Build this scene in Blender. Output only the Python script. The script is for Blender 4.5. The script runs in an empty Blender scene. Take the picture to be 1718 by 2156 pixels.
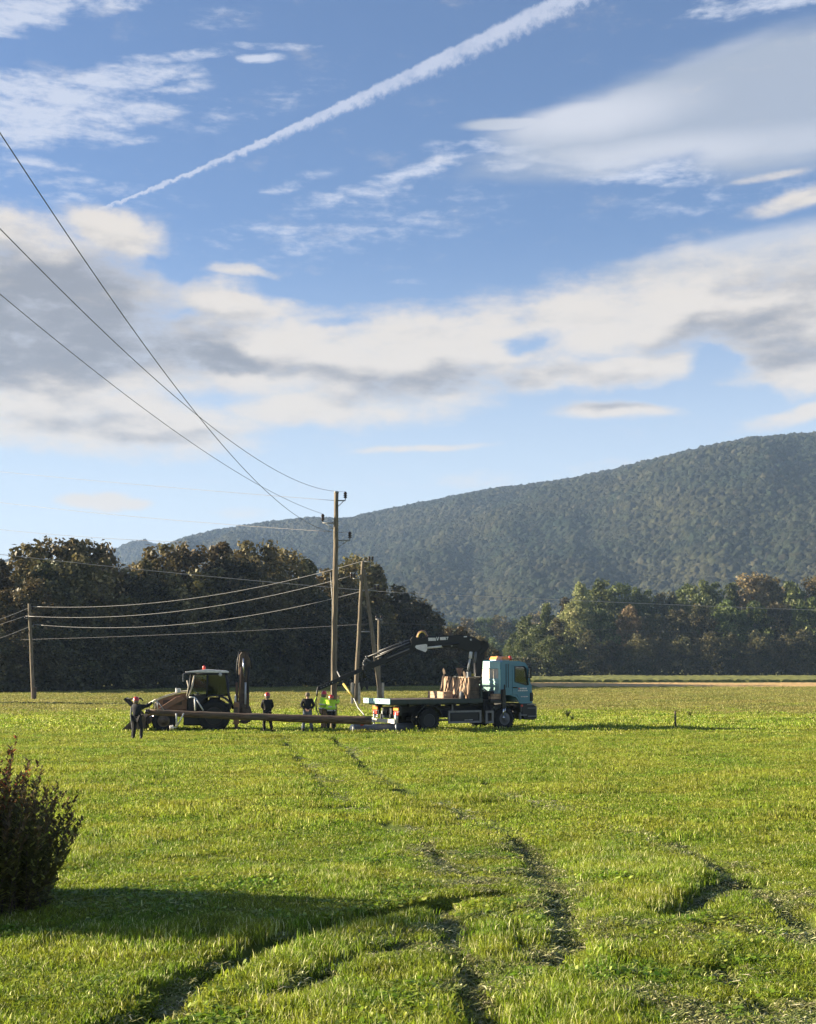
import bpy, bmesh, math, random
import numpy as np
from mathutils import Vector, Matrix, Euler

SC = bpy.context.scene
COL = SC.collection
rad = math.radians

# ------------------------------------------------------------------ camera
CAM_H = 3.0
FPX = 2800.0            # focal length in units of a 1718 px wide picture
PITCH = math.atan(322.0 / FPX)
cam_d = bpy.data.cameras.new('camera')
cam_d.sensor_fit = 'VERTICAL'
cam_d.sensor_height = 24.0
cam_d.lens = FPX / 2156.0 * 24.0
cam_d.clip_start = 0.1
cam_d.clip_end = 30000.0
cam = bpy.data.objects.new('camera', cam_d)
COL.objects.link(cam)
cam.location = (0, 0, CAM_H)
cam.rotation_euler = (rad(90) + PITCH, 0, 0)
SC.camera = cam

# ------------------------------------------------------------------ render look
SC.view_settings.view_transform = 'Standard'
SC.view_settings.look = 'None'
SC.view_settings.gamma = 1.0
SC.view_settings.use_curve_mapping = False
EXPO = 1.87
SC.view_settings.exposure = EXPO
SC.cycles.use_denoising = True
SC.cycles.max_bounces = 7
SC.cycles.diffuse_bounces = 3
SC.cycles.transmission_bounces = 5
SC.cycles.transparent_max_bounces = 12
SC.cycles.volume_bounces = 1

# ------------------------------------------------------------------ sun
SUN_EL = rad(17.5)
SUN_SIDE = rad(9.0)      # sun stands left (-x), a little beyond the subject (+y)
sun_vec = Vector((-math.cos(SUN_SIDE) * math.cos(SUN_EL), math.sin(SUN_SIDE) * math.cos(SUN_EL), math.sin(SUN_EL)))
sd = bpy.data.lights.new('sun', 'SUN')
sd.energy = 5.0
sd.angle = rad(0.53)
sd.color = (1.0, 0.86, 0.64)
sun = bpy.data.objects.new('sun', sd)
COL.objects.link(sun)
sun.rotation_euler = sun_vec.to_track_quat('Z', 'Y').to_euler()

def raydir(px, py):
    cp, sp = math.cos(PITCH), math.sin(PITCH)
    a, b = (px - 859.0) / FPX, (1078.0 - py) / FPX
    return Vector((a, cp - b * sp, sp + b * cp))
def at(px, py, Y):
    d = raydir(px, py); t = Y / d.y
    return Vector((d.x * t, Y, CAM_H + d.z * t))
def gnd(px, py, z=0.0):
    d = raydir(px, py); t = (z - CAM_H) / d.z
    return Vector((d.x * t, d.y * t, z))

# ------------------------------------------------------------------ node helpers
class NT:
    def __init__(s, tree): s.t = tree; s.n = tree.nodes; s.l = tree.links
    def node(s, typ, **kw):
        n = s.n.new(typ)
        for k, v in kw.items(): setattr(n, k, v)
        return n
    def put(s, sock, v):
        if isinstance(v, bpy.types.NodeSocket): s.l.new(v, sock)
        elif v is not None: sock.default_value = v
    def m(s, op, a, b=None, c=None, clamp=False):
        n = s.node('ShaderNodeMath', operation=op, use_clamp=clamp)
        s.put(n.inputs[0], a); s.put(n.inputs[1], b)
        if c is not None: s.put(n.inputs[2], c)
        return n.outputs[0]
    def vm(s, op, a, b=None):
        n = s.node('ShaderNodeVectorMath', operation=op)
        s.put(n.inputs[0], a); s.put(n.inputs[1], b)
        return n.outputs['Value'] if op in ('LENGTH', 'DOT_PRODUCT', 'DISTANCE') else n.outputs[0]
    def ss(s, v, a, b, lo=0.0, hi=1.0):
        n = s.node('ShaderNodeMapRange', interpolation_type='SMOOTHSTEP')
        s.put(n.inputs['Value'], v); s.put(n.inputs['From Min'], a); s.put(n.inputs['From Max'], b)
        s.put(n.inputs['To Min'], lo); s.put(n.inputs['To Max'], hi)
        return n.outputs['Result']
    def noise(s, vec, scale, detail=4.0, rough=0.55, dist=0.0, out='Fac'):
        n = s.node('ShaderNodeTexNoise')
        if vec is not None: s.put(n.inputs['Vector'], vec)
        n.inputs['Scale'].default_value = scale; n.inputs['Detail'].default_value = detail
        n.inputs['Roughness'].default_value = rough; n.inputs['Distortion'].default_value = dist
        return n.outputs[out]
    def mix(s, f, a, b):
        n = s.node('ShaderNodeMix', data_type='RGBA')
        s.put(n.inputs[0], f)
        for sk, v in ((n.inputs[6], a), (n.inputs[7], b)):
            if isinstance(v, (tuple, list)): v = (*v[:3], 1.0)
            s.put(sk, v)
        return n.outputs[2]
    def comb(s, x, y, z=0.0):
        n = s.node('ShaderNodeCombineXYZ')
        s.put(n.inputs[0], x); s.put(n.inputs[1], y); s.put(n.inputs[2], z)
        return n.outputs[0]

# ------------------------------------------------------------------ world: Nishita sky with clouds
world = bpy.data.worlds.new('World'); SC.world = world
world.use_nodes = True
world.cycles.sampling_method = 'MANUAL'
world.cycles.sample_map_resolution = 512
w = NT(world.node_tree); w.n.clear()
sky = w.node('ShaderNodeTexSky', sky_type='NISHITA')
sky.sun_disc = False
sky.sun_elevation = SUN_EL
sky.sun_rotation = rad(-90) + SUN_SIDE
sky.altitude = 200; sky.air_density = 1.0; sky.dust_density = 0.4; sky.ozone_density = 3.5
tc = w.node('ShaderNodeTexCoord')
sep = w.node('ShaderNodeSeparateXYZ'); w.l.new(tc.outputs['Generated'], sep.inputs[0])
UN = 28.0                                     # 100 picture units per radian*UN
U = w.m('MULTIPLY', w.m('ARCTAN2', sep.outputs[0], sep.outputs[1]), UN)
V = w.m('MULTIPLY', w.m('ARCSINE', w.m('MAXIMUM', w.m('MINIMUM', sep.outputs[2], 1.0), -1.0)), UN)
def sky_uv(px, py):
    d = raydir(px, py).normalized()
    return math.atan2(d.x, d.y) * UN, math.asin(d.z) * UN
dirv = w.comb(U, V, 0.0)
# slow warp so that no outline is a clean ellipse
n1 = w.node('ShaderNodeTexNoise'); w.l.new(dirv, n1.inputs['Vector'])
n1.inputs['Scale'].default_value = 0.55; n1.inputs['Detail'].default_value = 5.0; n1.inputs['Roughness'].default_value = 0.55
wv = w.vm('MULTIPLY', w.vm('SUBTRACT', n1.outputs['Color'], (0.5, 0.5, 0.5)), (1.9, 0.85, 0.0))
uvw = w.vm('ADD', dirv, wv)
wv2 = w.vm('MULTIPLY', w.vm('SUBTRACT', n1.outputs['Color'], (0.5, 0.5, 0.5)), (0.8, 0.22, 0.0))
uvs = w.vm('ADD', dirv, wv2)
def blob(vec, cx, cy, rx, ry, rot=0.0, wt=1.0):
    u, v = sky_uv(cx, cy)
    mp = w.node('ShaderNodeMapping', vector_type='TEXTURE')
    w.l.new(vec, mp.inputs['Vector'])
    mp.inputs['Location'].default_value = (u, v, 0)
    mp.inputs['Rotation'].default_value = (0, 0, rad(rot))
    mp.inputs['Scale'].default_value = (rx / 100.0, ry / 100.0, 1.0)
    L = w.vm('LENGTH', mp.outputs[0])
    return w.ss(L, 1.55, 0.25, 0.0, wt)
def many(vec, items, op='MAXIMUM'):
    acc = None
    for it in items:
        b = blob(vec, *it)
        acc = b if acc is None else w.m(op, acc, b)
    return acc
# cumulus / stratocumulus bank
bank = many(uvw, [
    (60, 640, 330, 170, 0), (235, 498, 120, 42, -8), (20, 500, 160, 60, 0), (480, 568, 95, 17, -4, .7), (500, 640, 150, 55, -8),
    (120, 760, 380, 120, 0), (200, 880, 420, 70, 0), (600, 740, 330, 105, -2), (820, 765, 300, 115, 4),
    (1010, 725, 280, 90, 8), (1205, 680, 250, 85, 12), (1440, 650, 310, 100, 10), (1700, 650, 280, 140, 0),
    (1690, 770, 150, 75, 0), (1280, 775, 260, 42, 2), (660, 855, 230, 45, 0), (1660, 800, 120, 30, -10)])
small = many(uvs, [(1300, 862, 150, 20, 0, .95), (1690, 872, 130, 22, 12, .9), (165, 1054, 45, 16, 0, 1.1), (225, 1056, 50, 22, 0, 1.2), (275, 1060, 45, 14, 0, 1.0), (530, 1083, 80, 17, 0, .45),
    (900, 944, 150, 8, 3, .75), (1670, 425, 100, 22, 12, .9), (1620, 372, 90, 9, 5, .5), (1480, 960, 160, 14, 8, .5), (1090, 1000, 260, 22, 4, .3)])
holes = many(uvw, [(1115, 716, 72, 22, 5), (1520, 768, 66, 26, -8), (1520, 840, 170, 22, -4, .75), (640, 600, 60, 22, 0, .8), (370, 560, 60, 22, 0, .6),
    (700, 610, 200, 22, 0, .8), (700, 672, 60, 10, 0, .5)])
fb = w.noise(w.vm('MULTIPLY', dirv, (0.50, 1.30, 1.0)), 1.15, 9.0, 0.58)
fine = w.noise(w.vm('MULTIPLY', dirv, (1.0, 2.2, 1.0)), 3.2, 6.0, 0.6)
# the same loose cloud goes on all round the horizon, outside the frame too
outn = w.noise(w.vm('MULTIPLY', tc.outputs['Generated'], (1.0, 1.0, 2.5)), 2.1, 6.0, 0.55)
outmask = w.m('MAXIMUM', w.ss(w.m('ABSOLUTE', U), 9.5, 13.0), w.ss(V, 14.5, 18.0))
outc = w.m('MULTIPLY', w.ss(outn, 0.52, 0.68), outmask)
cov = w.m('SUBTRACT', w.m('MAXIMUM', w.m('MAXIMUM', bank, small), w.m('MULTIPLY', outc, .8)), w.m('MULTIPLY', holes, 0.75))
dens = w.m('ADD', cov, w.m('MULTIPLY', w.m('SUBTRACT', fb, 0.5), 1.45))
dens = w.m('ADD', dens, w.m('MULTIPLY', w.m('SUBTRACT', fine, 0.5), 0.42))
maskA = w.m('MULTIPLY', w.ss(dens, 0.08, 0.92), w.ss(dens, 0.2, 1.2, .85, 1.0))
grey = many(uvw, [(90, 700, 380, 110, 0, 1.15), (120, 600, 280, 80, 0, .95), (430, 745, 170, 30, -4, 1.1), (980, 805, 330, 38, 2, .6),
    (1560, 690, 240, 45, 10, .65), (1700, 590, 200, 50, 5, .45), (1650, 740, 170, 45, 0, .7), (1300, 852, 150, 14, 0, .6), (280, 905, 260, 22, 0, .5), (700, 780, 200, 22, 0, .45)])
sh = w.m('ADD', grey, w.m('MULTIPLY', w.m('SUBTRACT', w.noise(w.vm('MULTIPLY', dirv, (0.5, 1.3, 1.0)), 1.7, 6.0, 0.55), 0.5), 0.7))
fbo = w.noise(w.vm('MULTIPLY', w.vm('ADD', dirv, (-0.22, 0.30, 0.0)), (0.50, 1.30, 1.0)), 1.15, 9.0, 0.58)
sh = w.m('ADD', sh, w.m('MULTIPLY', w.m('SUBTRACT', fbo, fb), 1.3))
sh = w.m('MULTIPLY', w.ss(sh, 0.0, 0.95), w.ss(dens, 0.35, 1.0, .25, 1.0))
CE = 1.0 / 2 ** EXPO
colA = w.mix(sh, (0.80, 0.735, 0.67), (0.29, 0.30, 0.345))
# thin high cloud
cir = many(uvs, [
    (50, 25, 190, 36, 18, 1.0), (230, 12, 120, 22, 12, .6), (90, 205, 200, 55, 3, 1.0), (250, 165, 190, 26, 9, .9), (60, 265, 190, 40, 2, 1.0), (230, 235, 180, 36, 8, .85),
    (370, 122, 130, 14, 8, .75), (575, 99, 100, 8, 1, .75), (550, 124, 50, 10, 5, .75), (385, 188, 70, 15, 10, .7), (300, 296, 75, 11, 12, .5), (70, 338, 160, 12, -4, .5),
    (620, 385, 100, 14, 14, .55), (760, 405, 170, 24, 12, .6), (900, 352, 140, 22, 12, .65), (620, 490, 260, 50, 8, .38), (1590, 8, 150, 26, 0, .8), (1080, 330, 200, 40, -3, .6),
    (1300, 350, 260, 34, -8, .75), (470, 40, 90, 30, 10, .3), (860, 596, 60, 10, 0, .35), (560, 1020, 700, 30, 0, .25), (760, 480, 420, 70, 8, .36), (150, 400, 260, 40, -4, .4), (1500, 420, 300, 40, 4, .3), (520, 230, 260, 40, 18, .3)])
streak = w.noise(w.vm('MULTIPLY', uvs, (0.8, 3.2, 1.0)), 1.3, 8.0, 0.6)
streak2 = w.noise(w.vm('MULTIPLY', uvs, (2.2, 4.5, 1.0)), 1.8, 5.0, 0.62)
cd = w.m('ADD', cir, w.m('MULTIPLY', w.m('SUBTRACT', streak, 0.5), 2.4))
cd = w.m('ADD', cd, w.m('MULTIPLY', w.m('SUBTRACT', streak2, 0.5), 0.9))
maskB = w.m('MULTIPLY', w.m('MULTIPLY', w.ss(cd, 0.15, 1.15), w.ss(cir, 0.02, 0.4)), 0.86)
colB = (0.66, 0.71, 0.84, 1)
# big lens clouds
lens = many(uvs, [(1500, 215, 470, 92, 11, 1.0), (1290, 255, 260, 52, 6, 1.0), (1720, 215, 330, 120, 6, 1.0), (1060, 262, 100, 14, 2, .8)])
lens2 = many(uvs, [(1580, 535, 320, 46, 6, .95), (1760, 520, 300, 56, 3, 1.0)])
ld = w.m('ADD', w.m('MAXIMUM', lens, lens2), w.m('MULTIPLY', w.m('SUBTRACT', w.noise(w.vm('MULTIPLY', uvs, (0.5, 2.5, 1.0)), 1.0, 5.0, 0.5), 0.5), 0.5))
maskL = w.m('MULTIPLY', w.ss(ld, 0.12, 0.72), 0.9)
lw = many(uvs, [(1230, 245, 220, 46, 4, 1.0), (1420, 320, 260, 34, 0, .8), (1650, 300, 220, 30, 0, .5), (1330, 150, 230, 12, 20, .35), (1590, 78, 200, 12, 14, .4), (1600, 500, 260, 26, 5, .5)])
colL = w.mix(lw, (0.42, 0.475, 0.58), (0.70, 0.72, 0.79))
# contrail
pts = [sky_uv(*p) for p in [(180, 456), (300, 402), (420, 350), (520, 315), (610, 277), (700, 236), (800, 190), (900, 140), (1000, 86), (1100, 40), (1200, 0), (1270, -40)]]
c3, c2, c1, c0 = np.polyfit([p[0] for p in pts], [p[1] for p in pts], 3)
U2 = w.m('MULTIPLY', U, U)
poly = w.m('ADD', w.m('ADD', w.m('MULTIPLY', w.m('MULTIPLY', U2, U), float(c3)), w.m('MULTIPLY', U2, float(c2))), w.m('ADD', w.m('MULTIPLY', U, float(c1)), float(c0)))
cn = w.noise(w.vm('MULTIPLY', dirv, (1.0, 1.0, 1.0)), 5.0, 6.0, 0.65)
cn2 = w.noise(dirv, 1.2, 3.0, 0.5)
dv = w.m('SUBTRACT', V, poly)
wdt = w.ss(U, -7.0, 4.5, 0.035, 0.20)
q = w.m('DIVIDE', w.m('ADD', dv, w.m('MULTIPLY', w.m('SUBTRACT', cn, 0.5), 0.22)), wdt)
up = w.ss(q, 1.1, 0.55)
lo = w.ss(w.m('ADD', q, w.m('MULTIPLY', w.m('SUBTRACT', cn, 0.5), 2.2)), -1.9, -0.2)
ends = w.m('MULTIPLY', w.ss(U, -6.95, -6.3), w.ss(U, 6.5, 4.0))
maskC = w.m('MULTIPLY', w.m('MULTIPLY', w.m('MULTIPLY', up, lo), ends), w.ss(w.m('ADD', cn2, w.m('MULTIPLY', cn, .5)), 0.3, 0.8, 0.22, 0.70))
# glow of low haze near the horizon is painted: pale colours mixed over the sky; assemble
bg0 = w.node('ShaderNodeBackground'); 
lowc = w.mix(w.ss(V, 0.0, 3.0), (5.0, 4.9, 4.65), (4.0, 4.5, 5.0))
skt = w.vm('MULTIPLY', sky.outputs[0], (0.82, 0.81, 0.90))
skc = w.mix(w.ss(V, 9.5, 0.8, 0.0, 0.9), skt, lowc)
w.l.new(skc, bg0.inputs[0]); bg0.inputs[1].default_value = 0.050
def over(base, mask, col):
    b = w.node('ShaderNodeBackground')
    if isinstance(col, tuple): b.inputs[0].default_value = col
    else: w.l.new(col, b.inputs[0])
    b.inputs[1].default_value = CE
    mx = w.node('ShaderNodeMixShader'); w.l.new(mask, mx.inputs[0]); w.l.new(base, mx.inputs[1]); w.l.new(b.outputs[0], mx.inputs[2])
    return mx.outputs[0]
s = over(bg0.outputs[0], maskB, colB)
s = over(s, maskC, (0.70, 0.74, 0.87, 1))
s = over(s, maskL, colL)
s = over(s, maskA, colA)
wo = w.node('ShaderNodeOutputWorld'); w.l.new(s, wo.inputs[0])

# ================================================================== object helpers
def tag(o, label=None, cat=None, group=None, kind=None):
    if label: o['label'] = label
    if cat: o['category'] = cat
    if group: o['group'] = group
    if kind: o['kind'] = kind
    return o
def empty(name, loc=(0, 0, 0), rz=0.0, label=None, cat=None, group=None):
    o = bpy.data.objects.new(name, None); COL.objects.link(o)
    o.empty_display_size = 0.3
    o.location = loc; o.rotation_euler = (0, 0, rz)
    return tag(o, label, cat, group)
def root_matrix(o):
    return Matrix.Translation(o.location) @ o.rotation_euler.to_matrix().to_4x4() @ Matrix.Diagonal((*o.scale, 1.0))

class MB:
    """collects shapes and links them as ONE mesh object"""
    def __init__(s): s.v = []; s.f = []; s.sm = []
    def add(s, vs, fs, smooth=False):
        b = len(s.v); s.v += [tuple(v) for v in vs]; s.f += [tuple(i + b for i in f) for f in fs]; s.sm += [smooth] * len(fs); return s
    def box(s, c, d, rot=None, bev=0.0):
        hx, hy, hz = d[0] / 2, d[1] / 2, d[2] / 2
        if bev <= 0:
            vs = [Vector((x * hx, y * hy, z * hz)) for x in (-1, 1) for y in (-1, 1) for z in (-1, 1)]
            fs = [(0, 1, 3, 2), (4, 6, 7, 5), (0, 4, 5, 1), (2, 3, 7, 6), (0, 2, 6, 4), (1, 5, 7, 3)]
        else:
            bev = min(bev, hx * .9, hy * .9, hz * .9)
            bm = bmesh.new(); bmesh.ops.create_cube(bm, size=1.0)
            for v in bm.verts: v.co = Vector((v.co.x * d[0], v.co.y * d[1], v.co.z * d[2]))
            bmesh.ops.bevel(bm, geom=list(bm.edges), offset=bev, segments=2, affect='EDGES', profile=0.6)
            vs = [v.co.copy() for v in bm.verts]; fs = [tuple(v.index for v in f.verts) for f in bm.faces]; bm.free()
        M = rot.to_matrix() if isinstance(rot, Euler) else (Euler(rot).to_matrix() if rot else Matrix.Identity(3))
        c = Vector(c)
        return s.add([M @ v + c for v in vs], fs)
    def tube(s, pts, r, n=8, caps=True, smooth=True):
        pts = [Vector(p) for p in pts]; m = len(pts)
        rs = r if isinstance(r, (list, tuple)) else [r] * m
        vs = []; prev = None
        for i, p in enumerate(pts):
            t = (pts[min(i + 1, m - 1)] - pts[max(i - 1, 0)]).normalized()
            ref = prev if prev is not None else (Vector((0, 0, 1)) if abs(t.z) < 0.9 else Vector((1, 0, 0)))
            a = (ref - t * ref.dot(t)).normalized(); b = t.cross(a); prev = a
            for k in range(n):
                an = 2 * math.pi * k / n
                vs.append(p + (a * math.cos(an) + b * math.sin(an)) * rs[i])
        fs = [(i * n + k, i * n + (k + 1) % n, (i + 1) * n + (k + 1) % n, (i + 1) * n + k) for i in range(m - 1) for k in range(n)]
        s.add(vs, fs, smooth)
        if caps:
            b0 = len(s.v) - len(vs)
            s.f += [tuple(b0 + k for k in reversed(range(n))), tuple(b0 + (m - 1) * n + k for k in range(n))]; s.sm += [False, False]
        return s
    def lathe(s, prof, c=(0, 0, 0), axis='Z', n=20, smooth=True, dirv=None):
        """prof: (radius, height) pairs; ends closed when radius is 0"""
        vs = []
        for r, h in prof:
            for k in range(n):
                a = 2 * math.pi * k / n
                vs.append(Vector((r * math.cos(a), r * math.sin(a), h)))
        if axis == 'Y': M = Matrix.Rotation(rad(-90), 3, 'X')
        elif axis == 'X': M = Matrix.Rotation(rad(90), 3, 'Y')
        else: M = Matrix.Identity(3)
        if dirv is not None: M = Vector(dirv).to_track_quat('Z', 'X').to_matrix()
        vs = [M @ v + Vector(c) for v in vs]
        fs = [(i * n + k, i * n + (k + 1) % n, (i + 1) * n + (k + 1) % n, (i + 1) * n + k) for i in range(len(prof) - 1) for k in range(n)]
        s.add(vs, fs, smooth); b0 = len(s.v) - len(vs)
        if prof[0][0] > 1e-6: s.f.append(tuple(b0 + k for k in reversed(range(n)))); s.sm.append(False)
        if prof[-1][0] > 1e-6: s.f.append(tuple(b0 + (len(prof) - 1) * n + k for k in range(n))); s.sm.append(False)
        return s
    def prism(s, prof, y0, y1, plane='XZ'):
        """prof: 2-D outline, extruded from y0 to y1 along the third axis"""
        n = len(prof)
        def P(a, b, h):
            return (a, h, b) if plane == 'XZ' else ((a, b, h) if plane == 'XY' else (h, a, b))
        vs = [P(a, b, y0) for a, b in prof] + [P(a, b, y1) for a, b in prof]
        fs = [tuple(range(n)), tuple(reversed(range(n, 2 * n)))] + [(i, n + i, n + (i + 1) % n, (i + 1) % n) for i in range(n)]
        return s.add(vs, fs)
    def xf(s, M):
        s.v = [tuple(M @ Vector(v)) for v in s.v]; return s
    def build(s, name, mat, parent=None, label=None, bevel=0.0, smooth_all=False):
        me = bpy.data.meshes.new(name); me.from_pydata(s.v, [], s.f)
        bm = bmesh.new(); bm.from_mesh(me); bmesh.ops.recalc_face_normals(bm, faces=bm.faces[:])
        if bevel > 0:
            es = [e for e in bm.edges if len(e.link_faces) == 2 and e.calc_face_angle(0) > rad(35)]
            bmesh.ops.bevel(bm, geom=es, offset=bevel, segments=1, affect='EDGES')
            bm.to_mesh(me)
        else:
            bm.to_mesh(me)
            me.polygons.foreach_set('use_smooth', s.sm if len(s.sm) == len(me.polygons) else [False] * len(me.polygons))
        bm.free()
        me.materials.append(mat)
        o = bpy.data.objects.new(name, me); COL.objects.link(o)
        if parent is not None: o.parent = parent
        if label: o['label'] = label
        return o
def copy_tree(o, parent=None):
    c = o.copy(); COL.objects.link(c); c.parent = parent
    for ch in list(o.children): copy_tree(ch, c)
    return c

# ================================================================== materials
def mat(name, col, rough=0.6, metal=0.0, var=0.12, scale=6.0, dirt=0.0, dirtcol=(0.06, 0.045, 0.03), bump=0.0, bscale=40.0, spec=None, coat=0.0, stretch=None):
    m = bpy.data.materials.new(name); m.use_nodes = True
    t = NT(m.node_tree); b = t.n['Principled BSDF']
    co = t.node('ShaderNodeTexCoord').outputs['Object']
    if stretch: co2 = t.vm('MULTIPLY', co, stretch)
    else: co2 = co
    n = t.noise(co2, scale, 6.0, 0.6)
    c = t.mix(t.ss(n, 0.3, 0.7), tuple(x * (1 - var) for x in col), tuple(min(1, x * (1 + var)) for x in col))
    if dirt > 0:
        n2 = t.noise(co, scale * 0.45, 8.0, 0.68)
        c = t.mix(t.ss(n2, 0.62 - dirt * .35, 0.78 - dirt * 0.2, 0.0, min(1.0, .45 + dirt)), c, dirtcol)
    t.l.new(c, b.inputs['Base Color'])
    rr = t.m('ADD', t.m('MULTIPLY', t.m('SUBTRACT', n, 0.5), 0.3), rough, clamp=True)
    t.l.new(rr, b.inputs['Roughness']); b.inputs['Metallic'].default_value = metal
    if coat: b.inputs['Coat Weight'].default_value = coat; b.inputs['Coat Roughness'].default_value = 0.12
    if bump > 0:
        bp = t.node('ShaderNodeBump'); bp.inputs['Strength'].default_value = bump; bp.inputs['Distance'].default_value = 0.02
        t.l.new(t.noise(co2, bscale, 5.0, 0.6), bp.inputs['Height']); t.l.new(bp.outputs[0], b.inputs['Normal'])
    return m
def glass_mat(name, tint=(0.75, 0.8, 0.8)):
    m = bpy.data.materials.new(name); m.use_nodes = True
    t = NT(m.node_tree); t.n.clear()
    tr = t.node('ShaderNodeBsdfTransparent'); tr.inputs[0].default_value = (*tint, 1)
    gl = t.node('ShaderNodeBsdfGlossy'); gl.inputs['Roughness'].default_value = 0.03; gl.inputs[0].default_value = (0.9, 0.9, 0.9, 1)
    fr = t.node('ShaderNodeFresnel'); fr.inputs[0].default_value = 1.5
    mx = t.node('ShaderNodeMixShader'); t.l.new(t.m('ADD', fr.outputs[0], 0.04), mx.inputs[0]); t.l.new(tr.outputs[0], mx.inputs[1]); t.l.new(gl.outputs[0], mx.inputs[2])
    o = t.node('ShaderNodeOutputMaterial'); t.l.new(mx.outputs[0], o.inputs[0])
    return m
M = {}
M['rubber'] = mat('rubber', (0.010, 0.010, 0.010), 0.9, dirt=0.3, dirtcol=(0.03, 0.025, 0.018), bump=0.5, bscale=25)
M['black_paint'] = mat('black_paint', (0.006, 0.006, 0.007), 0.5, dirt=0.2, dirtcol=(0.022, 0.02, 0.016))
M['black_steel'] = mat('black_steel', (0.009, 0.009, 0.010), 0.6, dirt=0.3, dirtcol=(0.025, 0.02, 0.016), bump=0.2)
M['crane_black'] = mat('crane_black', (0.006, 0.006, 0.007), 0.5, dirt=0.1)
M['grey_metal'] = mat('grey_metal', (0.17, 0.17, 0.175), 0.45, 0.3, dirt=0.2)
M['rim'] = mat('rim', (0.13, 0.13, 0.135), 0.5, 0.2, dirt=0.35, dirtcol=(0.07, 0.06, 0.05))
M['chrome'] = mat('chrome', (0.75, 0.75, 0.76), 0.22, 0.9, var=0.03)
M['teal'] = mat('teal_paint', (0.050, 0.20, 0.275), 0.34, dirt=0.06, dirtcol=(0.06, 0.08, 0.08), coat=0.4, var=0.05)
M['mint'] = mat('sunlit_mint_paint', (0.38, 0.60, 0.56), 0.5, dirt=0.15, dirtcol=(0.35, 0.38, 0.33), var=0.06)  # sunlight on the left-facing truck panels is put into this pale colour
M['bed_green'] = mat('bed_green', (0.028, 0.042, 0.038), 0.6, dirt=0.4, dirtcol=(0.05, 0.048, 0.035))
M['white_paint'] = mat('white_paint', (0.72, 0.70, 0.66), 0.45, dirt=0.15, dirtcol=(0.4, 0.36, 0.3))
M['cream'] = mat('cream_paint', (0.62, 0.54, 0.42), 0.5, dirt=0.2, dirtcol=(0.25, 0.2, 0.14))
M['orange'] = mat('orange_lens', (0.85, 0.28, 0.05), 0.3, var=0.1, coat=0.4)
M['red'] = mat('red_lens', (0.62, 0.045, 0.025), 0.3, var=0.1, coat=0.4)
M['redhat'] = mat('red_helmet', (0.50, 0.03, 0.022), 0.3, var=0.05, coat=0.5)
M['plank'] = mat('pale_timber', (0.42, 0.28, 0.18), 0.8, var=0.25, scale=4, dirt=0.3, dirtcol=(0.2, 0.13, 0.085), stretch=(1, 6, 1), bump=0.3)
M['old_wood'] = mat('old_wood', (0.10, 0.072, 0.052), 0.85, var=0.3, scale=5, dirt=0.3, dirtcol=(0.04, 0.03, 0.022), bump=0.4)
M['yellow'] = mat('yellow_plastic', (0.50, 0.38, 0.07), 0.5, var=0.15, scale=9)
M['tan'] = mat('tan_plastic', (0.30, 0.17, 0.11), 0.6)
M['backhoe'] = mat('backhoe_body', (0.24, 0.115, 0.058), 0.5, dirt=0.35, dirtcol=(0.15, 0.09, 0.055), var=0.15, coat=0.15)
M['mud_steel'] = mat('mud_steel', (0.07, 0.045, 0.032), 0.6, 0.2, dirt=0.6, dirtcol=(0.15, 0.11, 0.07), bump=0.4)
M['seat'] = mat('seat_vinyl', (0.03, 0.03, 0.033), 0.7)
M['glass'] = glass_mat('cab_glass')
M['glass_dark'] = glass_mat('cab_glass_green', (0.30, 0.36, 0.31))
M['ceramic'] = mat('brown_ceramic', (0.035, 0.02, 0.016), 0.2, var=0.1)
M['porcelain'] = mat('white_porcelain', (0.72, 0.68, 0.62), 0.3, var=0.05)
M['galv'] = mat('galvanised', (0.30, 0.30, 0.29), 0.5, 0.4, dirt=0.2)
M['lightgalv'] = mat('bright_galvanised', (0.55, 0.55, 0.54), 0.5, 0.2, dirt=0.1)
M['concrete'] = mat('concrete', (0.42, 0.38, 0.32), 0.9, var=0.2, dirt=0.2, dirtcol=(0.2, 0.18, 0.14), bump=0.3)
M['greypipe'] = mat('grey_pipe', (0.13, 0.14, 0.15), 0.7, var=0.2, dirt=0.3, dirtcol=(0.08, 0.075, 0.06), stretch=(1, 5, 5))
M['wire'] = mat('aluminium_wire', (0.42, 0.40, 0.38), 0.45, 0.2, var=0.05)
M['wire_dark'] = mat('dark_wire', (0.10, 0.10, 0.11), 0.5, 0.2, var=0.05)
M['skin'] = mat('skin', (0.42, 0.24, 0.17), 0.55, var=0.06)
M['hair'] = mat('hair', (0.16, 0.12, 0.09), 0.8, bump=0.4)
M['navy'] = mat('navy_cloth', (0.009, 0.010, 0.016), 0.9, var=0.2, bump=0.4, bscale=30)
M['blackcloth'] = mat('black_cloth', (0.007, 0.0065, 0.008), 0.92, var=0.2, bump=0.4, bscale=30)
M['greycloth'] = mat('grey_cloth', (0.16, 0.16, 0.17), 0.9, var=0.2, bump=0.4, bscale=30)
M['jeans'] = mat('jeans', (0.10, 0.12, 0.16), 0.9, var=0.25, bump=0.4, bscale=30)
M['tancloth'] = mat('tan_cloth', (0.26, 0.17, 0.11), 0.9, var=0.2, bump=0.4, bscale=30)
M['hivis'] = mat('hivis_cloth', (0.50, 0.78, 0.05), 0.75, var=0.12, scale=8, bump=0.4, bscale=25)
M['reflect'] = mat('reflective_tape', (0.62, 0.62, 0.60), 0.4, var=0.05)
M['boot'] = mat('boot_leather', (0.02, 0.016, 0.013), 0.7)
M['glove'] = mat('white_glove', (0.75, 0.70, 0.62), 0.8, var=0.08)

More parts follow.
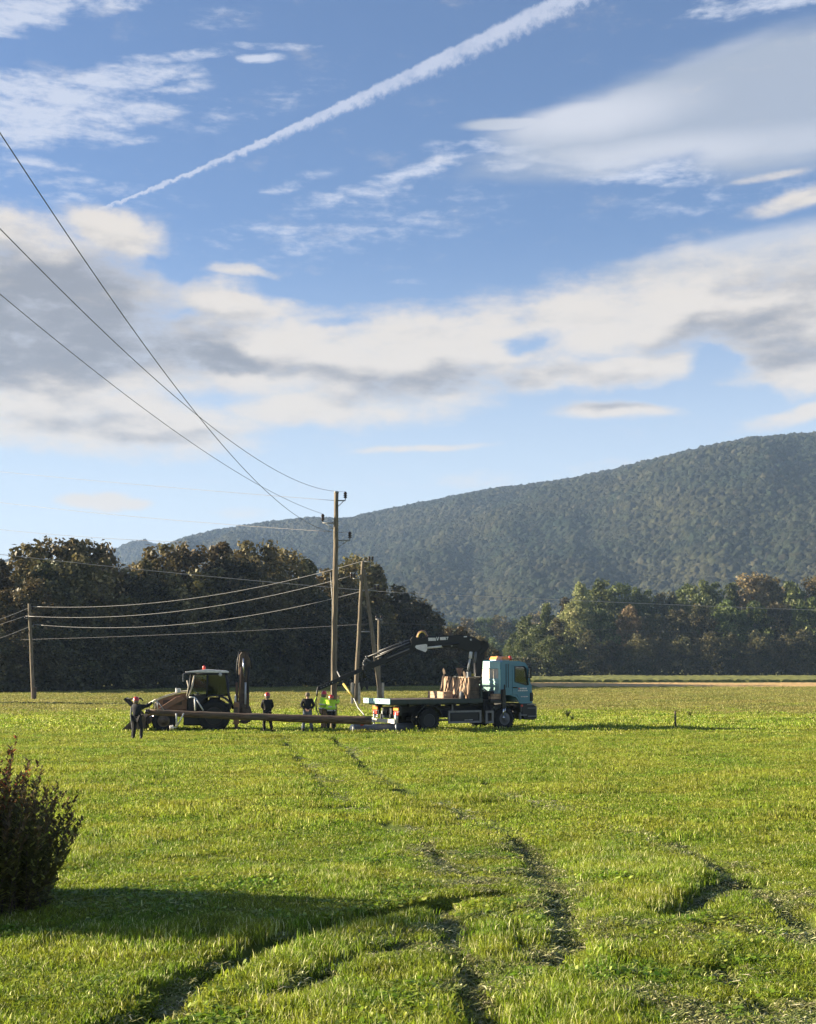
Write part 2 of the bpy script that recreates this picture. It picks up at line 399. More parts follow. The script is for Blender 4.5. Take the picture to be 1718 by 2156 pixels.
def pole_mat():
    m = bpy.data.materials.new('weathered_pole'); m.use_nodes = True
    t = NT(m.node_tree); b = t.n['Principled BSDF']
    co = t.node('ShaderNodeTexCoord').outputs['Object']
    st = t.vm('MULTIPLY', co, (9, 9, 0.9))
    n = t.noise(st, 1.8, 8, 0.65); n2 = t.noise(co, 0.9, 4, 0.6); n3 = t.noise(t.vm('MULTIPLY', co, (30, 30, 1.2)), 1.5, 5, 0.7)
    c = t.mix(t.ss(n, 0.3, 0.7), (0.095, 0.070, 0.048), (0.27, 0.22, 0.155))
    c = t.mix(t.ss(n2, 0.5, 0.7, 0, .6), c, (0.13, 0.14, 0.075))
    c = t.mix(t.ss(n3, 0.58, 0.66, 0, .8), c, (0.045, 0.033, 0.025))
    t.l.new(c, b.inputs['Base Color']); b.inputs['Roughness'].default_value = 0.9
    bp = t.node('ShaderNodeBump'); bp.inputs['Strength'].default_value = .7; bp.inputs['Distance'].default_value = .03
    t.l.new(n3, bp.inputs['Height']); t.l.new(bp.outputs[0], b.inputs['Normal'])
    return m
M['pole'] = pole_mat()
def log_mat():
    m = bpy.data.materials.new('new_pole_wood'); m.use_nodes = True
    t = NT(m.node_tree); b = t.n['Principled BSDF']
    co = t.node('ShaderNodeTexCoord').outputs['Object']
    n = t.noise(t.vm('MULTIPLY', co, (0.8, 7, 7)), 2.0, 8, 0.65)
    n2 = t.noise(co, 0.7, 4, 0.6)
    c = t.mix(t.ss(n, 0.35, 0.68), (0.05, 0.032, 0.02), (0.18, 0.115, 0.07))
    c = t.mix(t.ss(n2, 0.5, 0.66, 0, .55), c, (0.10, 0.085, 0.06))
    t.l.new(c, b.inputs['Base Color']); b.inputs['Roughness'].default_value = 0.85
    bp = t.node('ShaderNodeBump'); bp.inputs['Strength'].default_value = .6; bp.inputs['Distance'].default_value = .03
    t.l.new(n, bp.inputs['Height']); t.l.new(bp.outputs[0], b.inputs['Normal'])
    return m
M['log'] = log_mat()

def leaf_mat(name, ca, cb, cc=None, trans=0.35, pos_scale=0.6, spec=0.25, obj_var=0.35, tone_gain=0.76):
    """ca/cb mixed by a patchy noise; each leaf darkened or lightened by its own 'tone' attribute"""
    m = bpy.data.materials.new(name); m.use_nodes = True
    t = NT(m.node_tree); t.n.clear()
    geo = t.node('ShaderNodeNewGeometry'); oi = t.node('ShaderNodeObjectInfo')
    at_ = t.node('ShaderNodeAttribute', attribute_type='GEOMETRY', attribute_name='tone')
    n = t.noise(geo.outputs['Position'], pos_scale, 4, 0.6)
    c = t.mix(t.ss(n, 0.35, 0.65), ca, cb)
    if cc: c = t.mix(t.ss(at_.outputs['Fac'], 0.80, 0.97), c, cc)
    k = t.m('ADD', 1 - tone_gain / 2, t.m('MULTIPLY', at_.outputs['Fac'], tone_gain))
    k = t.m('MULTIPLY', k, t.m('ADD', 1 - obj_var / 2, t.m('MULTIPLY', oi.outputs['Random'], obj_var)))
    hs = t.node('ShaderNodeHueSaturation'); t.l.new(c, hs.inputs['Color']); t.l.new(k, hs.inputs['Value'])
    t.l.new(t.m('ADD', 0.485, t.m('MULTIPLY', oi.outputs['Random'], 0.03)), hs.inputs['Hue'])
    d = t.node('ShaderNodeBsdfPrincipled'); t.l.new(hs.outputs[0], d.inputs['Base Color']); d.inputs['Roughness'].default_value = 0.5
    d.inputs['Specular IOR Level'].default_value = spec
    tr = t.node('ShaderNodeBsdfTranslucent'); t.l.new(hs.outputs[0], tr.inputs[0])
    mx = t.node('ShaderNodeMixShader'); mx.inputs[0].default_value = trans
    t.l.new(d.outputs[0], mx.inputs[1]); t.l.new(tr.outputs[0], mx.inputs[2])
    o = t.node('ShaderNodeOutputMaterial'); t.l.new(mx.outputs[0], o.inputs[0])
    return m

# ================================================================== the ground
GR = np.random.default_rng(11)
def gpts(pl): return np.array([gnd(*p)[:2] for p in pl])
# wheel ruts and trampled lanes: picture positions brought to the ground; (points, half width m, depth m)
RUTS = [
    (gpts([(598, 1556), (640, 1612), (688, 1664)]), .30, .20),
    (gpts([(690, 1668), (760, 1705), (860, 1748), (930, 1800), (985, 1850)]), .18, .08),
    (gpts([(700, 1556), (765, 1612), (835, 1650), (885, 1682)]), .36, .20),
    (gpts([(885, 1682), (980, 1712), (1055, 1742)]), .22, .08),
    (gpts([(1050, 1742), (1110, 1782), (1150, 1830), (1170, 1880)]), .34, .14),
    (gpts([(1170, 1880), (1185, 1940), (1190, 2000), (1150, 2030)]), .30, .11),
    (gpts([(985, 1632), (1060, 1672), (1130, 1700)]), .28, .12),
    (gpts([(1340, 1745), (1420, 1772), (1500, 1815), (1530, 1840)]), .24, .12),
    (gpts([(250, 2165), (330, 2135), (400, 2075), (470, 2030), (560, 1995), (660, 1962), (760, 1938), (860, 1912), (930, 1897), (1060, 1882)]), .30, .24),
    (gpts([(560, 2105), (640, 2075), (720, 2030), (800, 2003), (880, 1985)]), .20, .14),
    (gpts([(1415, 1925), (1470, 1895), (1545, 1852)]), .34, .17),
    (gpts([(1480, 1950), (1540, 1962), (1640, 1975), (1725, 1985)]), .18, .13),
    (gpts([(1590, 1860), (1640, 1895), (1690, 1945), (1730, 1980)]), .30, .13),
    (gpts([(1510, 2040), (1570, 2090), (1620, 2130), (1660, 2165)]), .17, .12),
    (gpts([(940, 1895), (945, 1950), (985, 2040), (1010, 2160)]), .26, .16),
    (gpts([(1080, 1920), (1090, 1985), (1085, 2010)]), .13, .10),
    (gpts([(490, 1722), (640, 1712), (760, 1730), (840, 1750)]), .26, .12),
    (gpts([(180, 1700), (330, 1712), (400, 1705)]), .15, .05),
    (gpts([(440, 1800), (560, 1812), (620, 1830)]), .18, .05),
    (gpts([(900, 1790), (960, 1835), (1000, 1850)]), .18, .06),
]
FLAT = [   # broader trampled lanes, hardly any depth
    (gpts([(600, 1556), (690, 1665), (860, 1750), (985, 1850), (990, 1950), (1060, 2160)]), .55),
    (gpts([(700, 1556), (885, 1682), (1055, 1742), (1165, 1860), (1200, 1960), (1330, 2040), (1440, 2160)]), .60),
    (gpts([(985, 1632), (1250, 1730), (1500, 1815), (1700, 1900)]), .35),
    (gpts([(800, 1990), (1000, 1940), (1400, 1940), (1725, 1990)]), .55),
    (gpts([(1450, 2000), (1600, 2080), (1725, 2160)]), .45),
    (gpts([(560, 2100), (760, 2020), (900, 1990)]), .25),
    (gpts([(250, 2165), (400, 2075), (560, 1995), (930, 1900)]), .22),
]
def seg_dist(X, Y, pl):
    d = np.full(X.shape, 1e9)
    for (x0, y0), (x1, y1) in zip(pl[:-1], pl[1:]):
        dx, dy = x1 - x0, y1 - y0
        t = np.clip(((X - x0) * dx + (Y - y0) * dy) / (dx * dx + dy * dy + 1e-9), 0, 1)
        d = np.minimum(d, np.hypot(X - x0 - t * dx, Y - y0 - t * dy))
    return d
def vnoise(X, Y, sc, seed=0):
    X = X / sc; Y = Y / sc
    xi = np.floor(X).astype(np.int64); yi = np.floor(Y).astype(np.int64)
    fx = X - xi; fy = Y - yi; fx = fx * fx * (3 - 2 * fx); fy = fy * fy * (3 - 2 * fy)
    def h(a, b):
        n = (a * 374761393 + b * 668265263 + seed * 974711) & 0x7fffffff
        n = ((n ^ (n >> 13)) * 1274126177) & 0x7fffffff
        return ((n ^ (n >> 16)) & 0xffff) / 65535.0
    return (h(xi, yi) * (1 - fx) + h(xi + 1, yi) * fx) * (1 - fy) + (h(xi, yi + 1) * (1 - fx) + h(xi + 1, yi + 1) * fx) * fy
def fnoise(X, Y, sc, seed=0, o=3):
    a = 0; w_ = 1; tot = 0
    for i in range(o):
        a = a + vnoise(X, Y, sc / 2 ** i, seed + i * 7) * w_; tot += w_; w_ *= .5
    return a / tot
def rutfields(X, Y):
    near = (Y < 70) & (Y > 5) & (np.abs(X) < 40)
    rut = np.zeros(X.shape); dep = np.zeros(X.shape); flat = np.zeros(X.shape)
    x = X[near]; y = Y[near]
    wob = (fnoise(x, y, 0.8, 5) - .5) * 0.22
    r = np.zeros(x.shape); d = np.zeros(x.shape); f = np.zeros(x.shape)
    for pl, hw, dp in RUTS:
        q = (seg_dist(x, y, pl) + wob) / hw
        k = np.clip(1.35 - q, 0, 1); k = k * k * (3 - 2 * k)
        k = k * np.clip(fnoise(x, y, 1.6, 31) * 2.4 - .1, 0.7, 1)
        r = np.maximum(r, k); d = np.maximum(d, k * dp)
        rim = np.exp(-((q - 1.7) / .45) ** 2) * dp * .25
        d = d - rim * (k < .05) * 1.2
    for pl, hw in FLAT:
        q = (seg_dist(x, y, pl) + wob * 2.2) / hw
        k = np.clip(1.3 - q, 0, 1) * np.clip(fnoise(x, y, 0.9, 77) * 3.2 - 1.0, 0, 1)
        f = np.maximum(f, k)
    rut[near] = r; dep[near] = d; flat[near] = f
    return rut, dep, flat
def ground_z(X, Y):
    X = np.asarray(X, float); Y = np.asarray(Y, float)
    rut, dep, flat = rutfields(X, Y)
    fade = np.clip((55 - np.hypot(X, Y)) / 40, 0, 1)
    z = (fnoise(X, Y, 2.6, 3) - .5) * .13 * fade + (fnoise(X, Y, 0.55, 9, 2) - .5) * .045 * fade
    return z - dep - .03 * flat, rut, flat

def axis(dense0, dense1, step, far0, far1, grow=1.13):
    a = list(np.arange(dense0, dense1 + 1e-6, step))
    s_, v = step, dense1
    while v < far1: s_ *= grow; v += s_; a.append(v)
    s_, v = step, dense0
    while v > far0: s_ *= grow; v -= s_; a.insert(0, v)
    return np.array(a)
xs = axis(-9, 9, 0.09, -4500, 4500)
ys = axis(10, 26, 0.10, -400, 5200, 1.03)
GX, GY = np.meshgrid(xs, ys)
GZ, GRUT, GFLAT = ground_z(GX.ravel(), GY.ravel())
me = bpy.data.meshes.new('meadow')
nv = GX.size; nx = len(xs); ny = len(ys)
me.vertices.add(nv); me.vertices.foreach_set('co', np.stack([GX.ravel(), GY.ravel(), GZ], 1).ravel())
ii = (np.arange(ny - 1)[:, None] * nx + np.arange(nx - 1)[None, :]).ravel()
quads = np.stack([ii, ii + 1, ii + nx + 1, ii + nx], 1)
me.loops.add(quads.size); me.loops.foreach_set('vertex_index', quads.ravel())
me.polygons.add(len(quads)); me.polygons.foreach_set('loop_start', np.arange(len(quads)) * 4)
me.polygons.foreach_set('loop_total', np.full(len(quads), 4)); me.update(calc_edges=True)
me.polygons.foreach_set('use_smooth', [True] * len(quads))
a_ = me.attributes.new('bare', 'FLOAT', 'POINT'); a_.data.foreach_set('value', np.maximum(GRUT, GFLAT * .6))
gm = bpy.data.materials.new('meadow_soil'); gm.use_nodes = True
t = NT(gm.node_tree); b = t.n['Principled BSDF']
pos = t.node('ShaderNodeNewGeometry').outputs['Position']
sepp = t.node('ShaderNodeSeparateXYZ'); t.l.new(pos, sepp.inputs[0]); farm = t.ss(sepp.outputs[1], 80.0, 105.0)
big = t.noise(t.vm('MULTIPLY', pos, (0.35, 1.0, 1.0)), 0.09, 5, 0.6)
med = t.noise(t.vm('MULTIPLY', pos, (0.6, 1.0, 1.0)), 0.9, 6, 0.65)
fin = t.noise(pos, 14.0, 5, 0.7)
c = t.mix(t.ss(fin, 0.3, 0.7), (0.055, 0.085, 0.008), (0.15, 0.19, 0.02))
c = t.mix(t.ss(med, 0.45, 0.7, 0, .55), c, (0.16, 0.155, 0.04))
c = t.mix(t.ss(big, 0.45, 0.65, 0, .5), c, (0.19, 0.185, 0.045))
c = t.mix(t.m('MULTIPLY', farm, .8), c, t.mix(t.ss(fin, .3, .7), (0.12, 0.125, 0.03), (0.19, 0.17, 0.055)))
bare = t.node('ShaderNodeAttribute', attribute_name='bare').outputs['Fac']
c = t.mix(t.m('MULTIPLY', t.ss(bare, 0.15, 0.8), 0.9), c, t.mix(fin, (0.045, 0.070, 0.014), (0.10, 0.135, 0.03)))
t.l.new(c, b.inputs['Base Color']); b.inputs['Roughness'].default_value = 0.95; b.inputs['Specular IOR Level'].default_value = 0.1
bp = t.node('ShaderNodeBump'); bp.inputs['Strength'].default_value = 0.8; bp.inputs['Distance'].default_value = 0.06
t.l.new(t.noise(pos, 6.0, 8, 0.75), bp.inputs['Height']); t.l.new(bp.outputs[0], b.inputs['Normal'])
me.materials.append(gm)
meadow = bpy.data.objects.new('ground', me); COL.objects.link(meadow)
tag(meadow, 'sunlit green meadow with wheel ruts running towards the truck', kind='structure')

# ---------------------------------------------------------------- grass (one mass, instanced clumps)
def blade_mesh(name, rng, nb, R, h0, h1, wd, lean=0.35, broad=0.0, flat=False, m=None):
    vs = []; fs = []; tone = []
    for i in range(nb):
        a = rng.uniform(0, 2 * math.pi); rr = R * math.sqrt(rng.uniform())
        x, y = rr * math.cos(a), rr * math.sin(a)
        h = rng.uniform(h0, h1); wi = wd * rng.uniform(.6, 1.4)
        th = rng.uniform(0, 2 * math.pi); ld = rng.uniform(0, 2 * math.pi); ll = h * lean * rng.uniform(.2, 1.6)
        tn = rng.uniform()
        dx, dy = math.cos(th) * wi / 2, math.sin(th) * wi / 2
        ox, oy = math.cos(ld) * ll, math.sin(ld) * ll
        b0 = len(vs)
        if flat:
            z = rng.uniform(.005, .03); L = h
            ex, ey = math.cos(ld) * L, math.sin(ld) * L; px, py = -math.sin(ld) * wi / 2, math.cos(ld) * wi / 2
            vs += [(x - px, y - py, z), (x + px, y + py, z), (x + ex / 2 + px, y + ey / 2 + py, z + .02), (x + ex / 2 - px, y + ey / 2 - py, z + .015), (x + ex, y + ey, z * .5)]
            fs += [(b0, b0 + 1, b0 + 2, b0 + 3), (b0 + 3, b0 + 2, b0 + 4)]; tone += [tn, tn]
        elif rng.uniform() < broad:   # rounded leaf on a stalk
            w2 = wi * 2.6; px, py = math.cos(th), math.sin(th)
            cx, cy, cz = x + ox, y + oy, h * .75
            tilt = rng.uniform(.2, 1.0)
            e1 = Vector((px, py, 0)); e2 = Vector((-py * math.cos(tilt), px * math.cos(tilt), math.sin(tilt)))
            ring = [Vector((cx, cy, cz)) + e1 * math.cos(k) * w2 * .5 + e2 * math.sin(k) * w2 * .8 for k in np.linspace(0, 2 * math.pi, 7)[:-1]]
            vs += [tuple(v) for v in ring]; fs.append(tuple(range(b0, b0 + 6))); tone.append(tn)
        else:
            vs += [(x - dx, y - dy, -.02), (x + dx, y + dy, -.02), (x + dx * .8 + ox * .35, y + dy * .8 + oy * .35, h * .55), (x - dx * .8 + ox * .35, y - dy * .8 + oy * .35, h * .55), (x + ox, y + oy, h * (1 - .25 * ll / h))]
            fs += [(b0, b0 + 1, b0 + 2, b0 + 3), (b0 + 3, b0 + 2, b0 + 4)]; tone += [tn, tn]
    me = bpy.data.meshes.new(name); me.from_pydata(vs, [], fs)
    at_ = me.attributes.new('tone', 'FLOAT', 'FACE'); at_.data.foreach_set('value', tone)
    me.materials.append(m)
    return me
M['grass'] = leaf_mat('grass_blades', (0.18, 0.275, 0.016), (0.30, 0.345, 0.028), (0.50, 0.48, 0.22), trans=0.45, pos_scale=0.8, tone_gain=1.3, obj_var=0.5, spec=0.35)
M['grass_far'] = leaf_mat('grass_blades_far', (0.18, 0.27, 0.018), (0.31, 0.345, 0.034), (0.46, 0.44, 0.15), trans=0.45, pos_scale=0.35, tone_gain=1.1, obj_var=0.5, spec=0.2)
M['grass_dry'] = leaf_mat('grass_blades_dry', (0.20, 0.22, 0.04), (0.29, 0.27, 0.065), (0.36, 0.32, 0.13), trans=0.4, pos_scale=0.12, tone_gain=.8, obj_var=0.35, spec=0.2)
M['weed'] = leaf_mat('weed_leaves', (0.15, 0.26, 0.015), (0.25, 0.33, 0.02), (0.42, 0.44, 0.10), trans=0.4, pos_scale=0.8, obj_var=0.4, spec=0.4)
M['litter'] = leaf_mat('dry_clippings', (0.17, 0.21, 0.05), (0.28, 0.28, 0.10), (0.50, 0.46, 0.28), trans=0.2, pos_scale=1.5, obj_var=0.5)
def hidden_coll(name, meshes):
    c = bpy.data.collections.new(name)
    for i, me_ in enumerate(meshes):
        o = bpy.data.objects.new('%s_%02d' % (name, i), me_); c.objects.link(o)
    return c
def scatter(name, P, idx, rot, scl, coll, label, mats=None):
    me = bpy.data.meshes.new(name); n = len(P)
    me.vertices.add(n); me.vertices.foreach_set('co', np.asarray(P, np.float32).ravel())
    for nm, ty, dat in (('idx', 'INT', idx.astype(np.int32)), ('scl', 'FLOAT_VECTOR', scl.astype(np.float32)), ('rot', 'FLOAT_VECTOR', rot.astype(np.float32))):
        at_ = me.attributes.new(nm, ty, 'POINT'); at_.data.foreach_set('vector' if ty == 'FLOAT_VECTOR' else 'value', dat.ravel())
    o = bpy.data.objects.new(name, me); COL.objects.link(o)
    g = bpy.data.node_groups.new(name + '_nodes', 'GeometryNodeTree')
    g.interface.new_socket('Geometry', in_out='INPUT', socket_type='NodeSocketGeometry')
    g.interface.new_socket('Geometry', in_out='OUTPUT', socket_type='NodeSocketGeometry')
    gi = g.nodes.new('NodeGroupInput'); go = g.nodes.new('NodeGroupOutput')
    ci = g.nodes.new('GeometryNodeCollectionInfo'); ci.inputs['Collection'].default_value = coll
    ci.inputs['Separate Children'].default_value = True; ci.inputs['Reset Children'].default_value = True
    ip = g.nodes.new('GeometryNodeInstanceOnPoints'); ip.inputs['Pick Instance'].default_value = True
    def na(nm, ty):
        a = g.nodes.new('GeometryNodeInputNamedAttribute'); a.data_type = ty; a.inputs[0].default_value = nm; return a.outputs[0]
    g.links.new(gi.outputs[0], ip.inputs['Points']); g.links.new(ci.outputs[0], ip.inputs['Instance'])
    g.links.new(na('idx', 'INT'), ip.inputs['Instance Index']); g.links.new(na('scl', 'FLOAT_VECTOR'), ip.inputs['Scale'])
    er = g.nodes.new('FunctionNodeEulerToRotation'); g.links.new(na('rot', 'FLOAT_VECTOR'), er.inputs[0]); g.links.new(er.outputs[0], ip.inputs['Rotation'])
    g.links.new(ip.outputs[0], go.inputs[0])
    md = o.modifiers.new('scatter', 'NODES'); md.node_group = g
    return tag(o, label, kind='stuff')
rg = np.random.default_rng(5)
near_m = [blade_mesh('clump', rg, 46, .17, .05, .13, .0085, .5, m=M['grass']) for _ in range(4)] + \
         [blade_mesh('clump', rg, 40, .16, .07, .15, .009, .45, m=M['grass']) for _ in range(2)] + \
         [blade_mesh('weed', rg, 26, .15, .04, .11, .013, .8, broad=.7, m=M['weed']) for _ in range(2)] + \
         [blade_mesh('litter', rg, 64, .22, .05, .14, .011, flat=True, m=M['litter']) for _ in range(2)]
mid_m = [blade_mesh('mid', rg, 150, .45, .05, .13, .015, .5, broad=.06, m=M['grass_far']) for _ in range(4)] + \
        [blade_mesh('mid', rg, 110, .4, .08, .18, .017, .4, broad=.1, m=M['grass_far'])] + \
        [blade_mesh('midlitter', rg, 60, .5, .10, .22, .022, flat=True, m=M['litter'])]
far_m = [blade_mesh('far', rg, 260, 1.3, .06, .13, .04, .4, m=M['grass_far']) for _ in range(3)] + [blade_mesh('far', rg, 120, .9, .10, .2, .04, .4, m=M['grass_far'])] + [blade_mesh('fardry', rg, 260, 1.3, .06, .13, .04, .4, m=M['grass_dry']) for _ in range(2)]
cn_, cm_, cf_ = hidden_coll('near', near_m), hidden_coll('mid', mid_m), hidden_coll('far', far_m)
def area_pts(n, y0, y1, k=.42, pad=4.5):
    # uniform over the trapezium |x| < k*y+pad
    out = []
    while sum(len(a) for a in out) < n:
        y = rg.uniform(y0, y1, n * 2); x = rg.uniform(-1, 1, n * 2) * (k * y1 + pad)
        ok = np.abs(x) < k * y + pad; out.append(np.stack([x[ok], y[ok]], 1))
    return np.concatenate(out)[:n]
def place(n, y0, y1, kind):
    XY = area_pts(n, y0, y1); X, Y = XY[:, 0], XY[:, 1]
    Z, rut, flat = ground_z(X, Y)
    patch = fnoise(X, Y * .7, 1.5, 21); patch2 = fnoise(X * .5, Y, 7.0, 41)
    tall = np.clip((patch - .48) * 5, 0, 1)
    u = rg.uniform(size=n)
    hs = (.52 + .48 * tall) * (.75 + .5 * rg.uniform(size=n)) * (.8 + .4 * patch2)
    bare = np.clip(rut * 1.1 + flat * 1.0, 0, 1)
    hs = hs * (1 - .62 * bare)
    keep = np.ones(n, bool)
    if kind == 'near':
        idx = rg.integers(0, 4, n)
        idx = np.where((tall > .55) & (u > .45), rg.integers(4, 6, n), idx)
        idx = np.where(vnoise(X, Y, .9, 63) * .5 + u * .5 > .72, rg.integers(6, 8, n), idx)
        lit = (bare > .2) & (rg.uniform(size=n) < .30 * bare + .04)
        idx = np.where(lit, rg.integers(8, 10, n), idx); hs = np.where(lit, 1.0, hs)
        keep &= ~((rut > .3) & (rg.uniform(size=n) < .12))
        sxy = rg.uniform(.85, 1.25, n)
    elif kind == 'mid':
        idx = rg.integers(0, 4, n); idx = np.where((tall > .5) & (u > .5), 4, idx)
        lit = bare > .35 + .5 * rg.uniform(size=n); idx = np.where(lit, 5, idx); hs = np.where(lit, 1.0, hs)
        keep &= ~((rut > .25) & (rg.uniform(size=n) < .93))
        sxy = np.where(rut > .01, .42, rg.uniform(.8, 1.2, n)); keep &= ~((fnoise(X, Y, .5, 8) > 2))
    else:
        idx = rg.integers(0, 3, n); idx = np.where(tall * u > .55, 3, idx); idx = np.where(Y + (patch2 - .5) * 50 + u * 14 > 92, rg.integers(4, 6, n), idx); sxy = rg.uniform(.8, 1.3, n); hs = hs * .9
    sc = np.stack([sxy, sxy, hs], 1); rt = np.stack([rg.normal(0, .06, n), rg.normal(0, .06, n), rg.uniform(0, 6.283, n)], 1)
    P = np.stack([X, Y, Z], 1)
    return P[keep], idx[keep], rt[keep], sc[keep]
scatter('meadow_grass', *place(40000, 7.0, 25.0, 'near'), cn_, 'mown grass and low weeds on the near part of the meadow')
scatter('meadow_grass', *place(30000, 23.0, 62.0, 'mid'), cm_, 'mown grass on the meadow up to the vehicles')
scatter('meadow_grass', *place(20000, 58.0, 180.0, 'far'), cf_, 'mown grass on the far part of the meadow')

# far strips of the field
def strip_mat(name, ca, cb, sc=1.2, st=(.25, 1, 1)):
    m = bpy.data.materials.new(name); m.use_nodes = True
    t = NT(m.node_tree); b = t.n['Principled BSDF']
    pos = t.node('ShaderNodeNewGeometry').outputs['Position']
    n = t.noise(t.vm('MULTIPLY', pos, st), sc, 8, .7)
    t.l.new(t.mix(t.ss(n, .35, .65), ca, cb), b.inputs['Base Color']); b.inputs['Roughness'].default_value = .95
    b.inputs['Specular IOR Level'].default_value = 0.1
    return m
def lumpy_sheet(name, x0, x1, y0f, y1f, h, hv, m, label, nxs=260, nys=26, kind='structure', seed=3):
    """a low bed of growth with vertical front and ragged top; y0f/y1f give front and back for an x"""
    vs = []; fs = []
    X = np.linspace(x0, x1, nxs); Tt = np.concatenate([[0, 0.002], np.linspace(.02, 1, nys)])
    rr = np.random.default_rng(seed)
    for j, tt in enumerate(Tt):
        for i, x in enumerate(X):
            y = y0f(x) + (y1f(x) - y0f(x)) * tt
            z = -.05 if j == 0 else h + hv * (rr.uniform() - .5)
            if j > 1: z += hv * .5 * math.sin(x * .31 + y * .17)
            if j == len(Tt) - 1: z = -.05
            vs.append((x, y + (rr.uniform() - .5) * .3, z))
    for j in range(len(Tt) - 1):
        for i in range(nxs - 1):
            k = j * nxs + i; fs.append((k, k + 1, k + nxs + 1, k + nxs))
    me = bpy.data.meshes.new(name); me.from_pydata(vs, [], fs); me.materials.append(m)
    o = bpy.data.objects.new(name, me); COL.objects.link(o)
    return tag(o, label, kind=kind)
M['pinkstrip'] = strip_mat('dry_stubble', (0.42, 0.28, 0.12), (0.52, 0.35, 0.16))
M['crop'] = strip_mat('crop_green', (0.10, 0.115, 0.03), (0.18, 0.18, 0.055), 1.6)
M['crop2'] = strip_mat('crop_pale', (0.13, 0.14, 0.05), (0.2, 0.19, 0.08), 1.6)
lumpy_sheet('stubble_strip', 18, 140, lambda x: 182 + .02 * x, lambda x: 226, .05, .06, M['pinkstrip'], 'pinkish strip of dry stubble right of the truck', seed=4)
lumpy_sheet('crop_field', 16, 190, lambda x: 232, lambda x: 330 - (20 if x < 40 else 0), .45, .16, M['crop'], 'low dark green crop in front of the right wood', kind='stuff', seed=5)
lumpy_sheet('stubble_strip', -75, 18, lambda x: 133, lambda x: 142, .03, .05, M['pinkstrip'], 'dry strip along the foot of the left wood', seed=6)
lumpy_sheet('grass_verge', -60, -14, lambda x: 101.3, lambda x: 102.2, .16, .10, M['crop2'], 'rough uncut verge left of the backhoe', kind='stuff', nys=4, seed=7)

# ================================================================== trees
def crown_data(rng, H, W, base, shape, nl, leaf, lobes):
    """leaf cards spread over many uneven lobes inside the crown's volume"""
    cs = []
    for i in range(lobes):
        tz = rng.uniform() ** .85
        prof = shape(tz)
        a = rng.uniform(0, 2 * math.pi); rr = math.sqrt(rng.uniform(0.05, 1)) * prof * W / 2
        cs.append((rr * math.cos(a) * (1 + .25 * math.sin(3 * a + tz * 7)), rr * math.sin(a), base + (H - base) * tz * (.93 + .07 * math.sin(a * 2 + tz * 5)), W * rng.uniform(.07, .17) * (0.7 + .5 * prof)))
    cs = np.array(cs)
    k = rng.integers(0, lobes, nl)
    v = rng.normal(size=(nl, 3)); v /= np.linalg.norm(v, axis=1)[:, None]
    r = cs[k, 3] * (rng.uniform(.45, 1.12, nl))
    P = cs[k, :3] + v * r[:, None] * np.array([1, 1, .85])
    tone = np.clip(rng.normal(.5, .2, nl) + (rng.uniform(size=lobes)[k] - .5) * .8, 0, 1)
    return P, v, tone
def leaf_cloud(name, rng, P, v, tone, leaf, m, droop=0.0):
    n = len(P)
    nrm = v * .8 + rng.normal(size=(n, 3)) * .75; nrm /= np.linalg.norm(nrm, axis=1)[:, None]
    ref = np.where(np.abs(nrm[:, 2:3]) < .9, np.array([[0, 0, 1.]]), np.array([[1., 0, 0]]))
    a = np.cross(nrm, ref); a /= np.linalg.norm(a, axis=1)[:, None]; b = np.cross(nrm, a)
    th = rng.uniform(0, 2 * np.pi, n)[:, None]
    e1 = a * np.cos(th) + b * np.sin(th); e2 = np.cross(nrm, e1)
    s1 = (leaf * rng.uniform(.5, 1.3, n))[:, None]; s2 = s1 * rng.uniform(.45, .8, n)[:, None]
    V = np.stack([P - e1 * s1, P - e2 * s2 * .9 + nrm * s1 * .15, P + e1 * s1 * .9, P + e2 * s2], 1).reshape(-1, 3)
    me = bpy.data.meshes.new(name)
    me.vertices.add(n * 4); me.vertices.foreach_set('co', V.astype(np.float32).ravel())
    me.loops.add(n * 4); me.loops.foreach_set('vertex_index', np.arange(n * 4))
    me.polygons.add(n); me.polygons.foreach_set('loop_start', np.arange(n) * 4); me.polygons.foreach_set('loop_total', np.full(n, 4))
    me.update(calc_edges=True)
    at_ = me.attributes.new('tone', 'FLOAT', 'FACE'); at_.data.foreach_set('value', tone.astype(np.float32))
    me.materials.append(m)
    return me
M['bark'] = mat('bark', (0.06, 0.05, 0.042), 0.9, var=0.3, bump=.5)
M['leaf_olive'] = leaf_mat('leaves_olive', (0.105, 0.095, 0.036), (0.15, 0.115, 0.048), (0.24, 0.19, 0.09), pos_scale=.25, trans=.22, obj_var=.5, spec=.15)
M['leaf_dark'] = leaf_mat('leaves_dark', (0.058, 0.062, 0.028), (0.095, 0.082, 0.040), (0.13, 0.11, 0.05), pos_scale=.2, trans=.22, obj_var=.5, spec=.15)
M['leaf_green'] = leaf_mat('leaves_green', (0.065, 0.092, 0.028), (0.115, 0.14, 0.042), (0.17, 0.18, 0.07), pos_scale=.2, trans=.3, obj_var=.5, spec=.2)
M['leaf_pale'] = leaf_mat('leaves_pale', (0.22, 0.24, 0.09), (0.30, 0.30, 0.12), (0.22, 0.2, 0.1), pos_scale=.3, trans=.3, obj_var=.2, spec=.2)
M['leaf_brown'] = leaf_mat('leaves_brown', (0.15, 0.125, 0.055), (0.22, 0.175, 0.08), (0.3, 0.22, 0.12), pos_scale=.3, trans=.25, obj_var=.3, spec=.15)
trr = np.random.default_rng(77)
def sh_oval(t): return max(.08, math.sin(math.pi * (t * .86 + .10)) ** .7)
def sh_tall(t): return max(.1, (1 - t) ** .45 * (.55 + .45 * math.sin(math.pi * min(1, t * 1.3 + .15))))
def sh_bush(t): return max(.1, (1 - t * t) ** .5)
